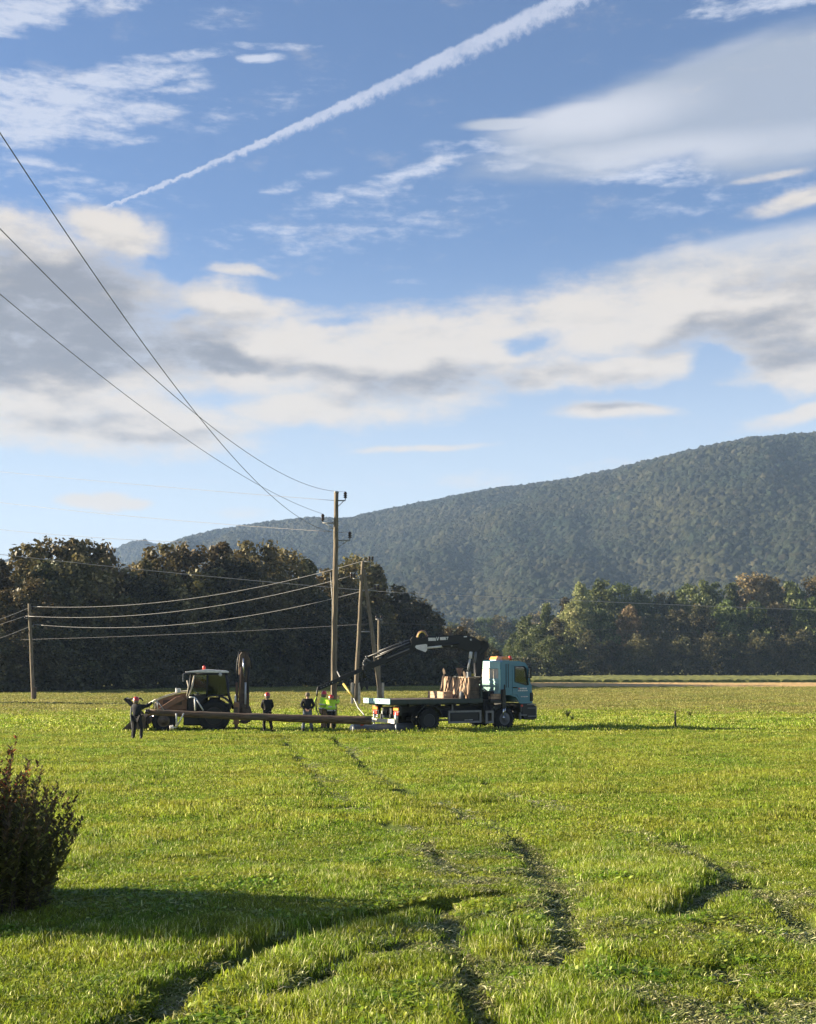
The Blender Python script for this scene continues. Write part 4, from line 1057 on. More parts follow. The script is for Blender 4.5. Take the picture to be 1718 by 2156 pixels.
def across(prof, y0=-W2 + .05, y1=W2 - .05):
    m_ = MB(); m_.prism(prof, y0, y1); return m_
def strip_(pts2, th, y0, y1):
    m_ = MB()
    for (a0, b0), (a1, b1) in zip(pts2[:-1], pts2[1:]):
        n_ = Vector((-(b1 - b0), a1 - a0)).normalized() * th
        m_.prism([(a0, b0), (a1, b1), (a1 + n_.x, b1 + n_.y), (a0 + n_.x, b0 + n_.y)], y0, y1)
    return m_
m_ = strip_([(5.93, 3.135), (6.0, 3.195), (6.9, 3.185), (7.28, 3.095), (7.41, 2.96)], -.05, -1.1, 1.1); part(truck, 'cab_roof', m_, 'teal')
m_ = MB(); m_.box((6.75, 0, 1.60), (1.7, 2.15, .06)); m_.box((7.2, 0, 1.9), (.5, 2.1, .3), bev=.05); part(truck, 'cab_floor', m_, 'black_paint')
# rear wall of the cab: pressed, with two blind windows
m_ = MB(); m_.box((5.885, 0, 2.30), (.05, 2.26, 1.0)); m_.box((5.90, 0, 3.00), (.07, 2.2, .34), bev=.05)
m_.box((5.90, 0, 2.36 - .46), (.08, 2.2, .5), bev=.04)
m_.box((5.865, 0, 2.14), (.05, 2.2, .035), bev=.012); m_.box((5.865, 0, 2.31), (.06, 2.28, .09), bev=.02); m_.box((5.865, 0, 2.02), (.04, 2.0, .03), bev=.01)
for y in (-1.09, 0, 1.09): m_.box((5.865, y, 2.60), (.045, .10, .50), bev=.015)
m_.box((5.868, 0, 2.845), (.04, 2.2, .05), bev=.015)
rear = part(truck, 'cab_rear_wall', m_, 'mint', 'rear wall of the cab with two pale window panels, coloured pale mint as if sunlit')
for y in (-.545, .545):
    g_ = MB(); g_.box((5.862, y, 2.59), (.02, .92, .44)); g_.build('window', M['cream'], rear)
m_ = MB(); m_.prism([(7.40, 2.94), (7.55, 2.16), (7.54, 2.15), (7.39, 2.93)], -1.05, 1.05); part(truck, 'windscreen', m_, 'glass')
m_ = strip_([(7.56, 2.16), (7.66, 2.06), (7.70, 1.22)], -.05, -1.1, 1.1); part(truck, 'cab_front', m_, 'teal')
m_ = MB(); m_.prism([(7.02, 1.19), (7.72, 1.19), (7.86, 1.02), (7.88, .50), (7.70, .42), (7.20, .46), (7.06, .70)], -1.18, 1.18); bmp = part(truck, 'front_bumper', m_, 'black_paint', bevel=.02)
m_ = MB(); m_.box((7.60, -1.185, 1.15), (.5, .02, .045)); m_.box((7.62, -1.19, .98), (.5, .02, .03)); m_.box((7.62, -1.19, .60), (.46, .03, .05)); m_.box((7.87, -1.12, .78), (.06, .12, .62), bev=.02)
m_.build('bumper_trim', M['grey_metal'], bmp)
for y in (-.45, .45):
    m_ = MB(); m_.box((6.7, y, 1.98), (.5, .5, .14), bev=.04); m_.box((6.5, y, 2.35), (.14, .48, .62), bev=.05); m_.box((6.48, y, 2.75), (.10, .28, .2), bev=.03); part(truck, 'seat', m_, 'seat')
m_ = MB(); m_.lathe([(.20, -.015), (.22, 0), (.20, .015)], (7.12, .45, 2.2), n=18, dirv=(-.5, 0, .8)); m_.box((7.3, 0, 2.12), (.35, 2.0, .16), bev=.05); m_.box((6.95, -.2, 2.86), (.1, .3, .1), bev=.03); part(truck, 'dashboard', m_, 'black_paint')
m_ = MB(); m_.prism([(6.10, 3.245), (6.18, 3.40), (6.48, 3.40), (6.56, 3.245)], -.95, .15); lb = part(truck, 'light_bar', m_, 'orange', 'amber light bar on the cab roof', bevel=.015)
m_ = MB(); m_.box((6.33, -.4, 3.225), (.42, 1.0, .035)); m_.build('lamp_base', M['lightgalv'], lb)
m_ = MB(); m_.lathe([(.085, 3.22), (.09, 3.30), (.088, 3.38), (.06, 3.42), (0, 3.425)], (6.86, -.5, 0), n=16); part(truck, 'beacon', m_, 'red')
m_ = MB(); m_.lathe([(.085, 3.22), (.09, 3.30), (.088, 3.38), (.06, 3.42), (0, 3.425)], (6.86, .6, 0), n=16); part(truck, 'beacon', m_, 'orange')
# crane: column, stabilisers, boom in the plane that faces the field
m_ = MB(); m_.box((5.28, 0, 1.22), (.56, 2.2, .34), bev=.03); m_.box((5.28, 0, 1.6), (.46, .7, .5), bev=.04); m_.lathe([(.20, 1.8), (.20, 2.0), (.12, 2.1), (.12, 3.2)], (5.28, 0, 0), n=16)
m_.box((5.5, -.7, 1.55), (.35, .5, .5), bev=.05)
part(truck, 'crane_base', m_, 'crane_black')
for s_ in (-1, 1):
    m_ = MB(); m_.box((5.95 if s_ < 0 else 5.28, s_ * 1.28, 1.45), (.19, .17, .85), bev=.03); m_.box((5.6, s_ * 1.24, 1.32), (.8, .14, .16), bev=.02); lg = part(truck, 'stabiliser_leg', m_, 'crane_black')
    r_ = MB(); x_ = 5.95 if s_ < 0 else 5.28; r_.tube([(x_, s_ * 1.28, 1.03), (x_, s_ * 1.28, .62)], .035, 8); r_.lathe([(.04, .62), (.07, .60), (.07, .54), (0, .53)], (x_, s_ * 1.28, 0), n=12); r_.tube([(x_ + .1, s_ * 1.27, 1.1), (x_ + .1, s_ * 1.27, .66)], .022, 6); r_.build('piston', M['chrome'], lg)
hs = MB(); rq = random.Random(8)
for k in range(9):
    x0, y0 = 5.1 + rq.uniform(-.1, .4), rq.uniform(-1.1, -.2)
    hs.tube([(x0, y0, 1.3), (x0 + rq.uniform(-.1, .2), y0 + rq.uniform(-.2, .1), 1.75 + rq.uniform(-.1, .25)), (x0 + rq.uniform(.1, .3), y0 + .1, 1.7), (5.4, -.2, 1.5)], .03, 6)
for k in range(5): hs.tube([(4.95 + k * .12, -1.15, 1.2), (4.98 + k * .12, -1.18, .9), (5.0 + k * .1, -1.1, .5 + .08 * k)], .028, 6)
hs.box((5.2, -.95, .75), (.3, .3, .8), bev=.04)
part(truck, 'hydraulic_hose', hs, 'black_paint')
CD = (TM @ Vector((5.28, 0, 0))).y           # depth of the crane's plane
def B(px, py, dy=0.0): return at(px, py, CD + dy)
def slab(poly, y0, y1, name, m_, root=truck, TI_=TI, label=None, bevel=.015):
    q = MB(); n_ = len(poly); f = [B(*p, y0) for p in poly]; fz = [Vector((v.x, CD + y0, v.z)) for v in f]; bz = [Vector((v.x, CD + y1, v.z)) for v in f]
    q.add(fz + bz, [tuple(range(n_)), tuple(reversed(range(n_, 2 * n_)))] + [(i, n_ + i, n_ + (i + 1) % n_, (i + 1) % n_) for i in range(n_)])
    q.xf(TI_); return part(root, name, q, m_, label, bevel=bevel)
def rod(pts_, r, name, m_, dy=0.0, root=truck, par=None, n=8):
    q = MB(); q.tube([B(a, b_, dy) for a, b_ in pts_], r, n); q.xf(TI); return q.build(name, M[m_], par or root)
slab([(1003, 1368), (1002, 1400), (998, 1440), (1014, 1440), (1017, 1392), (1024, 1372), (1029, 1362), (1027, 1353), (1016, 1349), (1004, 1350)], -.12, .12, 'crane_column', 'crane_black', bevel=.03)
boom = slab([(872, 1346), (890, 1342), (905, 1339), (975, 1337), (1000, 1342), (1012, 1350), (1016, 1364), (1006, 1374), (985, 1372), (960, 1364), (905, 1362), (880, 1364), (868, 1358)], -.17, .17, 'main_boom', 'crane_black', bevel=.03)
# pale plates and strokes on the boom side
def decal(poly, dy=-.1745, m_='white_paint', nm='decal', par=boom):
    q = MB(); f = [B(*p, dy) for p in poly]; f = [Vector((v.x, CD + dy, v.z)) for v in f]; b_ = [v + Vector((0, .003, 0)) for v in f]; n_ = len(f)
    q.add(f + b_, [tuple(range(n_)), tuple(reversed(range(n_, 2 * n_)))] + [(i, n_ + i, n_ + (i + 1) % n_, (i + 1) % n_) for i in range(n_)]); q.xf(TI)
    return q.build(nm, M[m_], par)
decal([(901.5, 1342.8), (917, 1342.6), (918, 1349.2), (902, 1349.5)])
decal([(918.3, 1341.2), (920.0, 1341.0), (921.3, 1345.8), (922.6, 1341.0), (924.4, 1340.8), (922.4, 1348.4), (920.2, 1348.4)])
decal([(926, 1341.5), (938.5, 1340.8), (939, 1347.2), (926.4, 1347.8)])
decal([(939.6, 1341.0), (943.6, 1340.6), (943.8, 1342.2), (941.8, 1347.0), (940.2, 1347.0), (942.0, 1342.6), (939.7, 1342.7)])
decal([(976, 1339.5), (983, 1339.2), (983.4, 1341.4), (976.6, 1341.8)])
for (a, b_) in ((991.5, 1347), (951, 1359)):
    q = MB(); q.lathe([(.045, 0), (.045, .03), (0, .035)], TI @ B(a, b_, -.17), n=10, dirv=TI.to_3x3() @ Vector((0, -1, 0))); q.build('pin', M['lightgalv'], boom)
slab([(864, 1346), (868, 1341), (882, 1342), (898, 1350), (900, 1360), (880, 1368), (868, 1364)], -.22, .22, 'boom_knuckle', 'crane_black')
decal([(873.8, 1362), (876, 1358.5), (896, 1356), (899.5, 1357.5), (899.5, 1368.5), (896, 1373.2), (877, 1366)], -.226, 'white_paint', 'marker_plate', truck)
cy = rod([(899, 1364), (932, 1360.5)], .05, 'jib_cylinder', 'white_paint', -.16)
rod([(930, 1360), (966, 1355)], .065, 'cylinder_barrel', 'crane_black', -.16, par=cy)
cy = rod([(991.5, 1372), (990, 1386)], .075, 'lift_cylinder', 'white_paint', -.12)  # white stands in for sun on the chrome barrel, painted into its colour
rod([(990, 1385), (985, 1412)], .045, 'piston', 'lightgalv', -.12, par=cy)
rod([(1002, 1372), (1000, 1396)], .06, 'column_pipe', 'grey_metal', -.12)
rod([(1008, 1351), (1018, 1349.5), (1027, 1353), (1029, 1362), (1022, 1372), (1012, 1377)], .025, 'boom_hose', 'crane_black', -.24)
rod([(878.5, 1352), (879, 1340), (882, 1332), (888, 1328.5), (894, 1330), (898, 1337), (900, 1343)], .055, 'hose_loop', 'tan', 0)
rod([(880, 1345), (881, 1336), (886, 1331), (892, 1331), (897, 1337)], .03, 'hose_loop', 'yellow', -.06)
jib = slab([(866, 1358), (880, 1368), (775, 1411), (764, 1412), (763, 1404), (772, 1399)], -.14, .14, 'jib', 'crane_black', bevel=.02)
rod([(868, 1348), (772, 1384)], .045, 'jib_cylinder', 'crane_black', -.06)
rod([(864, 1354), (790, 1385)], .05, 'jib_cylinder', 'crane_black', -.18)
rod([(862, 1352), (800, 1377)], .022, 'jib_pipe', 'grey_metal', -.24)
rod([(868, 1344.5), (830, 1358), (796, 1371.5)], .018, 'jib_pipe', 'grey_metal', -.12)
rod([(862, 1366), (815, 1386)], .03, 'jib_pipe', 'grey_metal', -.2)
rod([(850, 1380), (812, 1396)], .04, 'jib_pipe', 'crane_black', -.16)
ext = slab([(778, 1397), (780, 1406), (672, 1454), (668, 1452), (668, 1446)], -.09, .09, 'jib_extension', 'crane_black', bevel=.015)
for k in range(5):
    q = MB(); q.lathe([(.018, 0), (.018, .012), (0, .014)], TI @ B(676 + k * 6.0, 1448 - k * 2.7, -.09), n=8, dirv=TI.to_3x3() @ Vector((0, -1, 0))); q.build('bolt_head', M['lightgalv'], ext)
rod([(668.5, 1448), (667.5, 1460), (667, 1466)], .04, 'jib_tip', 'crane_black', 0)
chn = MB()
for k, (a, b_) in enumerate([(771, 1383), (770, 1388), (767, 1392), (765, 1396), (766, 1400)]):
    chn.lathe([(.02, -.03), (.05, -.02), (.05, .02), (.02, .03)], B(a, b_, -.08), n=8, dirv=(.3 * (-1) ** k, 1, .2))
chn.tube([B(771, 1383, -.05), B(775, 1390, -.05), B(780, 1392, -.05)], .03, 6); chn.xf(TI); chn.build('chain', M['grey_metal'], truck)
gr = MB(); gr.tube([B(767, 1406), B(766, 1430)], .045, 8); gr.tube([B(763, 1414, .04), B(761, 1428, .04)], .02, 6); gr.lathe([(.07, -.06), (.10, -.03), (.10, .03), (.07, .06)], B(766, 1431), n=12)
gr.xf(TI); go = gr.build('grab', M['crane_black'], truck)
for s_ in (-1, 1):
    q = MB(); cx, cz = 767, 1440
    pl_ = [(cx + s_ * 1, 1434), (cx + s_ * 7, 1434.5), (cx + s_ * 10.5, 1440), (cx + s_ * 8.5, 1447), (cx + s_ * 6.5, 1454), (cx + s_ * 4.5, 1452), (cx + s_ * 3, 1448), (cx + s_ * 1, 1446)]
    slab(pl_, -.13, .13, 'grab_jaw', 'crane_black', root=go, bevel=.01).parent = go
# things carried on the bed
def onbed(x, y, z=1.465): return TM @ Vector((x, y, z))
def box_thing(name, loc, rz, parts_, label, cat, group=None):
    e = empty(name, loc, rz, label, cat, group); return e
tc_ = empty('timber_crate', onbed(4.45, 0), YAW, 'tall tan timber crate across the front of the truck bed, tools leaning on it', 'crate')
for i in range(9):
    w_ = 2.30 / 9; pl = MB(); pl.box((-.27, -1.15 + w_ * (i + .5), .47), (.03, w_ - .012, .93)); part(tc_, 'plank', pl, 'plank', bevel=.004)
for s_ in (-1, 1):
    for i in range(5): pl = MB(); pl.box((.0, s_ * 1.17, .09 + i * .185), (.5, .03, .175)); part(tc_, 'side_board', pl, 'old_wood', bevel=.004)
pl = MB(); pl.box((-.29, 0, .96), (.06, 2.42, .06)); pl.box((0, -1.18, .96), (.6, .06, .06)); part(tc_, 'top_rail', pl, 'plank', bevel=.006)
pl = MB(); pl.box((0, 0, .012), (.5, 2.28, .02)); part(tc_, 'base_board', pl, 'plank')
cr = empty('timber_crate', onbed(3.58, .48), YAW, 'low pale timber crate lying left of the stakes on the truck bed', 'crate')
for i in range(2):
    for y in (-.72, .72): q = MB(); q.box((0, y, .075 + i * .155), (.5, .03, .145)); part(cr, 'board', q, 'plank', bevel=.004)
    for x in (-.25, .25): q = MB(); q.box((x, 0, .075 + i * .155), (.03, 1.40, .145)); part(cr, 'board', q, 'plank', bevel=.004)
for x in (-.12, .12): q = MB(); q.box((x, 0, .012), (.2, 1.38, .02)); part(cr, 'base_board', q, 'plank')
bm_ = empty('timber_block', TM @ Vector((5.72, -1.02, 1.42)), YAW, 'pale squared timber blocks stacked on the ledge behind the truck cab', 'timber')
for i, (x, y, z, l) in enumerate([(0, -.05, .06, .75), (.02, .22, .06, .70), (.05, -.02, .185, .62)]):
    q = MB(); q.box((x, y, z), (l, .24, .115), bev=.008); part(bm_, 'beam', q, 'plank')
q = MB(); q.box((0, .05, -.03), (.78, .6, .05)); part(bm_, 'ledge_board', q, 'old_wood')
# stakes, shovels and tools leaning against the headboard
rs = random.Random(21)
stk = [(3.05, -1.1, 1.0, 'pale'), (4.30, .95, 1.06, 'd'), (4.35, .6, 1.02, 'd'), (4.3, .3, .98, 'd'), (4.32, -.05, 1.0, 'd'), (4.34, -.55, .95, 'd'), (4.36, -.78, .92, 'd')]
lab = ['pale stake standing alone at the left end of the tool load', 'dark stake leaning on the tall crate, first from its left end', 'dark stake leaning on the tall crate, second from its left end', 'dark stake in the middle of the tall crate',
       'dark stake just right of the middle of the tall crate', 'dark stake leaning under the yellow bundle', 'dark stake nearest the right end of the tall crate']
for i, (x, y, h, k) in enumerate(stk):
    x2 = 3.92 if k == 'pale' else x - .50; y2 = .95 if k == 'pale' else y
    p = onbed(x2, y2); e = empty('stake', p, YAW, lab[i], 'stake', 'stakes leaning on the tall crate')
    dx = .02 if k == 'pale' else .30; dy = rs.uniform(-.18, .18)
    q = MB(); q.tube([(0, 0, 0), (dx, dy, h)], [.035, .028], 7); part(e, 'shaft', q, 'plank' if k == 'pale' else 'old_wood')
    q = MB(); q.tube([(dx, dy, h), (dx * 1.02, dy * 1.02, h + .05)], [.034, .02], 7); part(e, 'tip', q, 'old_wood')
for i, (x, y, h, lb_) in enumerate([(3.75, .78, 1.12, 'shovel with its blade up, left one of the two on the truck bed'), (3.78, -.35, 1.0, 'shovel crossing slantwise in front of the tall crate, right one of the two')]):
    e = empty('shovel', onbed(x, y), YAW, lb_, 'shovel')
    dy = .12 if i == 0 else -.55
    q = MB(); q.tube([(0, 0, 0), (.32, dy, h)], .018, 6); part(e, 'handle', q, 'old_wood')
    q = MB(); q.prism([(-.10, 0), (.10, 0), (.11, .18), (0, .28), (-.11, .18)], -.01, .01, plane='YZ'); q.xf(Matrix.Translation((.32, dy, h)) @ Matrix.Rotation(-.2, 4, 'Y')); part(e, 'blade', q, 'mud_steel')
e = empty('funnel', onbed(4.15, .12, 2.48), YAW, 'brown funnel shaped bucket perched on the tall crate', 'funnel')
q = MB(); q.lathe([(.05, 0), (.06, .08), (.14, .26), (.15, .38), (.135, .38), (.05, .1)], (.28, 0, -.02), n=18); part(e, 'cone', q, 'tan')
q = MB(); q.lathe([(.15, .36), (.165, .37), (.165, .40), (.14, .40)], (.28, 0, -.02), n=18); part(e, 'rim', q, 'tan')
e = empty('yellow_sling', onbed(4.30, -.72, 2.42), YAW, 'yellow strap bundle hung over the top of the tall crate', 'sling')
q = MB(); rs = random.Random(3)
for k in range(9):
    o_ = rs.uniform(-.03, .03); q.tube([(0.02, .42 + o_, -.12 + k * .006), (.03, .1, .04 + o_), (.05, -.25, .11 + o_), (.1, -.48, .13 + o_)], .04, 6)
part(e, 'strap', q, 'yellow')
q = MB(); q.tube([(-.02, .42, -.1), (-.06, .40, -.35), (-.05, .2, -.5)], .02, 6); part(e, 'loose_end', q, 'old_wood')
e = empty('tool_rack', onbed(4.0, -.95), YAW, 'bundle of metal tools and a grey can at the right end of the tall crate', 'tools')
rs = random.Random(5)
for k in range(6):
    y = -.12 + k * .05; q = MB(); q.tube([(0, y, 0), (.18 + rs.uniform(-.03, .03), y + rs.uniform(-.08, .08), .7 + rs.uniform(0, .5))], .015, 6); part(e, 'rod', q, 'mud_steel')
q = MB(); q.lathe([(.10, 0), (.10, .26), (.05, .3), (.05, .34), (0, .34)], (-.1, .02, 0), n=14); part(e, 'can', q, 'greypipe')
q = MB(); q.box((.2, -.1, 1.08), (.18, .22, .28), bev=.02); part(e, 'tool_head', q, 'greypipe')

# ================================================================== backhoe loader
BHY = rad(187)
rwb = gnd(450, 1540.5)
offb = Euler((0, 0, BHY)).to_matrix() @ Vector((0, 1.05, 0))
bh = empty('backhoe_loader', (rwb.x - offb.x, rwb.y - offb.y, 0), BHY, 'muddy brown backhoe loader with white cab roof and its digging arm folded upright', 'backhoe loader')
BM = root_matrix(bh)
for y, s_ in ((-.9, -1), (.9, 1)):
    wheel(bh, 0, y, s_, .71, .42, deep=True, mrim='mud_steel'); wheel(bh, 2.25, y * .98, s_, .50, .32, mrim='mud_steel')
q = MB(); q.box((1.1, 0, .85), (3.0, .7, .35)); q.box((.85, .62, .58), (1.05, .55, .62), bev=.06); q.box((.85, -.62, .58), (1.05, .55, .62), bev=.06); q.tube([(0, -.8, .71), (0, .8, .71)], .13, 8); q.tube([(2.25, -.8, .5), (2.25, .8, .5)], .1, 8); q.box((2.2, 0, .65), (.5, .4, .3))
part(bh, 'chassis', q, 'black_steel')
q = MB(); q.box((.62, .903, .84), (.26, .012, .15)); part(bh, 'label_plate', q, 'lightgalv')
hood = [(2.62, .95), (2.62, 1.28), (2.52, 1.40), (2.30, 1.50), (1.9, 1.62), (1.5, 1.70), (1.20, 1.72), (1.20, .95)]
q = MB(); q.prism(hood, -.42, .42); part(bh, 'hood', q, 'backhoe', bevel=.03)
q = strip_([(2.63, 1.02), (2.64, 1.28), (2.53, 1.42), (2.30, 1.52), (1.9, 1.64), (1.5, 1.74), (1.2, 1.76)], -.075, -.44, .44); part(bh, 'hood_top', q, 'cream')
q = MB(); q.box((2.64, 0, 1.14), (.03, .6, .28))
for k in range(6): q.box((2.66, 0, 1.02 + k * .05), (.03, .56, .015))
part(bh, 'radiator_grille', q, 'black_paint')
q = MB(); q.tube([(1.75, .3, 1.6), (1.75, .3, 1.95)], .035, 8); q.box((1.62, .5, 1.84), (.16, .16, .2), bev=.02); part(bh, 'work_lamp', q, 'lightgalv')
q = MB(); q.box((1.9, .45, 1.30), (.85, .02, .22)); q.tube([(2.4, .44, 1.15), (2.1, .46, 1.2), (1.6, .46, 1.55)], .03, 6); part(bh, 'side_louvre', q, 'mud_steel')
# cab
cabp = [(1.22, .95), (1.22, 1.55), (1.08, 2.62), (-.52, 2.62), (-.66, 1.5), (-.80, .98), (-.3, .98), (0, 1.50), (.55, 1.35), (.6, .95)]
q = MB()
for y in (-.72, .72):
    q.tube([(1.20, y, 1.0), (1.20, y, 1.6), (1.06, y, 2.62)], .045, 6); q.tube([(-.5, y, 2.62), (-.64, y, 1.6), (-.85, y, 1.0)], .05, 6); q.tube([(.36, y, 1.3), (.33, y, 2.62)], .035, 6)
    q.tube([(1.2, y, 1.62), (-.6, y, 1.62)], .03, 6); q.tube([(1.06, y, 2.6), (-.5, y, 2.6)], .05, 6)
for x, z in ((1.20, 1.0), (1.06, 2.6), (-.5, 2.6), (-.64, 1.6)): q.tube([(x, -.72, z), (x, .72, z)], .045, 6)
q.box((.2, 0, 1.1), (1.9, 1.4, .25)); 
part(bh, 'cab_frame', q, 'black_paint')
for y in (-.71, .71):
    q = MB(); q.prism([(1.17, 1.65), (1.04, 2.56), (.37, 2.56), (.39, 1.65)], y - .006, y + .006); part(bh, 'side_window', q, 'glass')
    q = MB(); q.prism([(.30, 1.65), (.28, 2.56), (-.46, 2.56), (-.58, 1.65)], y - .006, y + .006); part(bh, 'side_window', q, 'glass_dark')
    q = MB(); q.prism([(1.18, 1.05), (1.18, 1.58), (.39, 1.58), (.42, 1.05)], y - .02, y + .02); part(bh, 'door', q, 'black_paint')
q = MB(); q.prism([(1.19, 1.65), (1.06, 2.56), (1.05, 2.56), (1.18, 1.65)], -.67, .67); part(bh, 'windscreen', q, 'glass')
q = MB(); q.prism([(-.5, 2.56), (-.62, 1.65), (-.63, 1.65), (-.51, 2.56)], -.67, .67); part(bh, 'rear_window', q, 'glass_dark')
q = MB(); q.prism([(1.34, 2.66), (1.32, 2.70), (.4, 2.80), (-.5, 2.74), (-.62, 2.70), (-.62, 2.64)], -.80, .80); part(bh, 'roof', q, 'white_paint', bevel=.015)
q = MB(); q.prism([(1.25, 2.655), (-.58, 2.635), (-.58, 2.56), (1.15, 2.56)], -.74, .74); part(bh, 'roof_lining', q, 'black_paint')
q = MB(); q.lathe([(.075, 2.79), (.08, 2.87), (.075, 2.93), (.04, 2.97), (0, 2.97)], (.5, .35, 0), n=14); part(bh, 'beacon', q, 'red')
q = MB(); q.lathe([(.08, 0), (.08, .05), (0, .06)], (-.25, .76, 2.56), n=12, dirv=(0, 1, 0)); part(bh, 'lamp', q, 'lightgalv')
q = MB(); q.tube([(1.06, .74, 2.6), (1.4, .95, 2.62), (1.42, .97, 2.25)], .015, 5); q.box((1.42, .98, 2.42), (.05, .17, .36), bev=.02); part(bh, 'mirror', q, 'grey_metal')
q = MB(); q.tube([(1.15, .80, 1.6), (1.0, .80, 2.1), (.93, .79, 2.52)], [.035, .04, .03], 8); q.tube([(1.25, .76, 1.6), (1.18, .78, 2.0), (1.25, .78, 2.3)], .025, 6); part(bh, 'sunlit_pillar_tube', q, 'cream')  # cream tubes along the cab pillar, its sunlit brightness put into their colour
q = arch(0, .71, .92, .62, 1.16, 8, 150, 10, .04); part(bh, 'fender', q, 'black_paint'); q = arch(0, .71, .92, -1.16, -.62, 8, 150, 10, .04); part(bh, 'fender', q, 'black_paint')
q = MB(); q.box((.0, 0, 1.45), (.5, .5, .14), bev=.04); q.box((-.22, 0, 1.8), (.13, .48, .6), bev=.05); part(bh, 'seat', q, 'seat')
q = MB(); q.tube([(.95, 0, 1.2), (.78, 0, 1.72)], .03, 6); q.lathe([(.17, -.012), (.19, 0), (.17, .012)], (.78, 0, 1.72), n=16, dirv=(-.5, 0, .85)); q.box((1.0, 0, 1.5), (.2, .5, .3), bev=.04); part(bh, 'steering_wheel', q, 'black_paint')
# loader arms, bucket, forks
for y in (-.58, .58):
    q = MB(); q.prism([(1.35, 1.42), (1.5, 1.62), (1.75, 1.55), (2.55, 1.02), (3.02, .55), (3.08, .36), (2.92, .34), (2.45, .82), (1.6, 1.30)], y - .06, y + .06); part(bh, 'loader_arm', q, 'backhoe', bevel=.015)
    q = MB(); q.tube([(2.0, y * 1.15, .95), (2.75, y * 1.15, .68)], .05, 8); q.tube([(2.75, y * 1.15, .68), (3.05, y * 1.1, .62)], .03, 8); part(bh, 'lift_cylinder', q, 'chrome')
q = MB(); q.tube([(2.5, -.55, .85), (2.5, .55, .85)], .07, 8); q.box((2.95, 0, .55), (.12, 1.4, .4)); part(bh, 'quick_coupler', q, 'mud_steel')
bp_ = [(3.10, .10), (3.02, .32), (3.05, .62), (3.16, .78), (3.22, .72), (3.14, .58), (3.12, .34), (3.2, .16), (4.10, .06), (4.22, .02), (4.2, -.01), (3.2, 0)]
q = MB(); q.prism(bp_, -1.12, 1.12); 
for y in (-1.13, 1.13): q.prism([(3.06, .06), (3.03, .6), (3.2, .76), (3.65, .55), (4.15, .04), (4.1, 0), (3.15, 0)], y - .02, y + .02)
part(bh, 'bucket', q, 'mud_steel')
q = MB()
for y in (-.5, .75): q.tube([(3.25, y, .75), (3.62, y, 1.10), (4.02, y, 1.46)], .055, 6, smooth=False); q.tube([(3.25, y, .75), (3.3, y, .4)], .05, 6)
q.tube([(4.0, -.55, 1.46), (4.0, .8, 1.46)], .05, 8); q.tube([(4.02, .75, 1.46), (3.3, .72, 1.50), (3.2, .72, 1.38)], .035, 6); part(bh, 'fork_frame', q, 'black_steel')
q = MB(); q.tube([(2.98, .7, .62), (2.92, .9, 1.0), (2.86, .92, 1.32)], .02, 5); q.tube([(2.75, .8, .9), (2.7, .9, 1.35)], .022, 5); q.tube([(2.62, .8, .95), (2.60, .9, 1.4)], .022, 5); q.tube([(3.2, .8, .3), (3.22, .9, .78)], .03, 5); part(bh, 'hydraulic_hose', q, 'mud_steel')
# stabiliser frame + digging arm folded up
q = MB(); q.box((-.98, 0, .95), (.22, 2.1, .28)); q.box((-1.02, 0, .60), (.16, 1.9, .16)); part(bh, 'rear_frame', q, 'mud_steel')
for y in (-.92, .92):
    q = MB(); q.box((-1.0, y, .82), (.26, .24, 1.0), bev=.03); lg = part(bh, 'stabiliser_leg', q, 'backhoe')
    q2 = MB(); q2.box((-1.0, y, .25), (.14, .14, .5)); q2.box((-1.0, y, .08), (.34, .40, .07), bev=.02); q2.build('foot', M['mud_steel'], lg)
    q2 = MB(); q2.tube([(-.95, y, 1.3), (-.95, y, 1.62)], [.05, .03], 8); q2.build('cylinder_head', M['porcelain'], lg)
q = MB(); q.box((-1.25, .06, .9), (.35, .4, .7), bev=.04); q.prism([(-1.06, .8), (-1.10, 1.7), (-1.08, 2.5), (-1.06, 2.95), (-1.10, 3.45), (-1.2, 3.62), (-1.40, 3.62), (-1.36, 3.0), (-1.33, 2.4), (-1.36, 1.7), (-1.36, .8)], -.10, .22); part(bh, 'boom', q, 'mud_steel', bevel=.02)
q = MB(); q.prism([(-1.34, 3.58), (-1.56, 3.56), (-1.60, 3.2), (-1.61, 2.9), (-1.56, 2.3), (-1.58, 1.3), (-1.60, .9), (-1.36, .9), (-1.37, 2.4), (-1.40, 3.1)], -.06, .18); part(bh, 'dipper_arm', q, 'mud_steel', bevel=.02)
for (pa, pb, r_, mm) in (((-1.12, .28, 1.5), (-1.18, .28, 2.9), .04, 'tan'), ((-1.02, .06, 1.25), (-1.0, .06, 2.2), .06, 'tan'), ((-1.3, .28, 2.5), (-1.28, .28, 3.3), .04, 'chrome'), ((-1.5, .26, 1.7), (-1.54, .26, 2.9), .05, 'black_steel'), ((-1.4, .3, 1.2), (-1.4, .3, 2.2), .045, 'lightgalv')):
    q = MB(); q.tube([pa, pb], r_, 8); part(bh, 'hydraulic_cylinder', q, mm)
q = MB(); q.box((-1.34, .08, 3.66), (.46, .34, .10), bev=.03); q.tube([(-1.10, .26, 3.6), (-1.02, .28, 3.2), (-.99, .28, 2.8), (-1.05, .28, 2.4)], .03, 5); q.tube([(-1.5, .25, 3.5), (-1.67, .28, 3.2), (-1.66, .28, 2.8)], .03, 5); part(bh, 'hydraulic_hose', q, 'black_paint')
q = MB(); q.prism([(-1.3, 1.0), (-1.62, 1.1), (-1.72, .8), (-1.66, .42), (-1.42, .30), (-1.18, .36), (-1.24, .44), (-1.42, .40), (-1.56, .55), (-1.52, .85), (-1.3, .9)], -.25, .35)
for k in range(4): q.box((-1.14, -.20 + k * .15, .38), (.16, .05, .05))
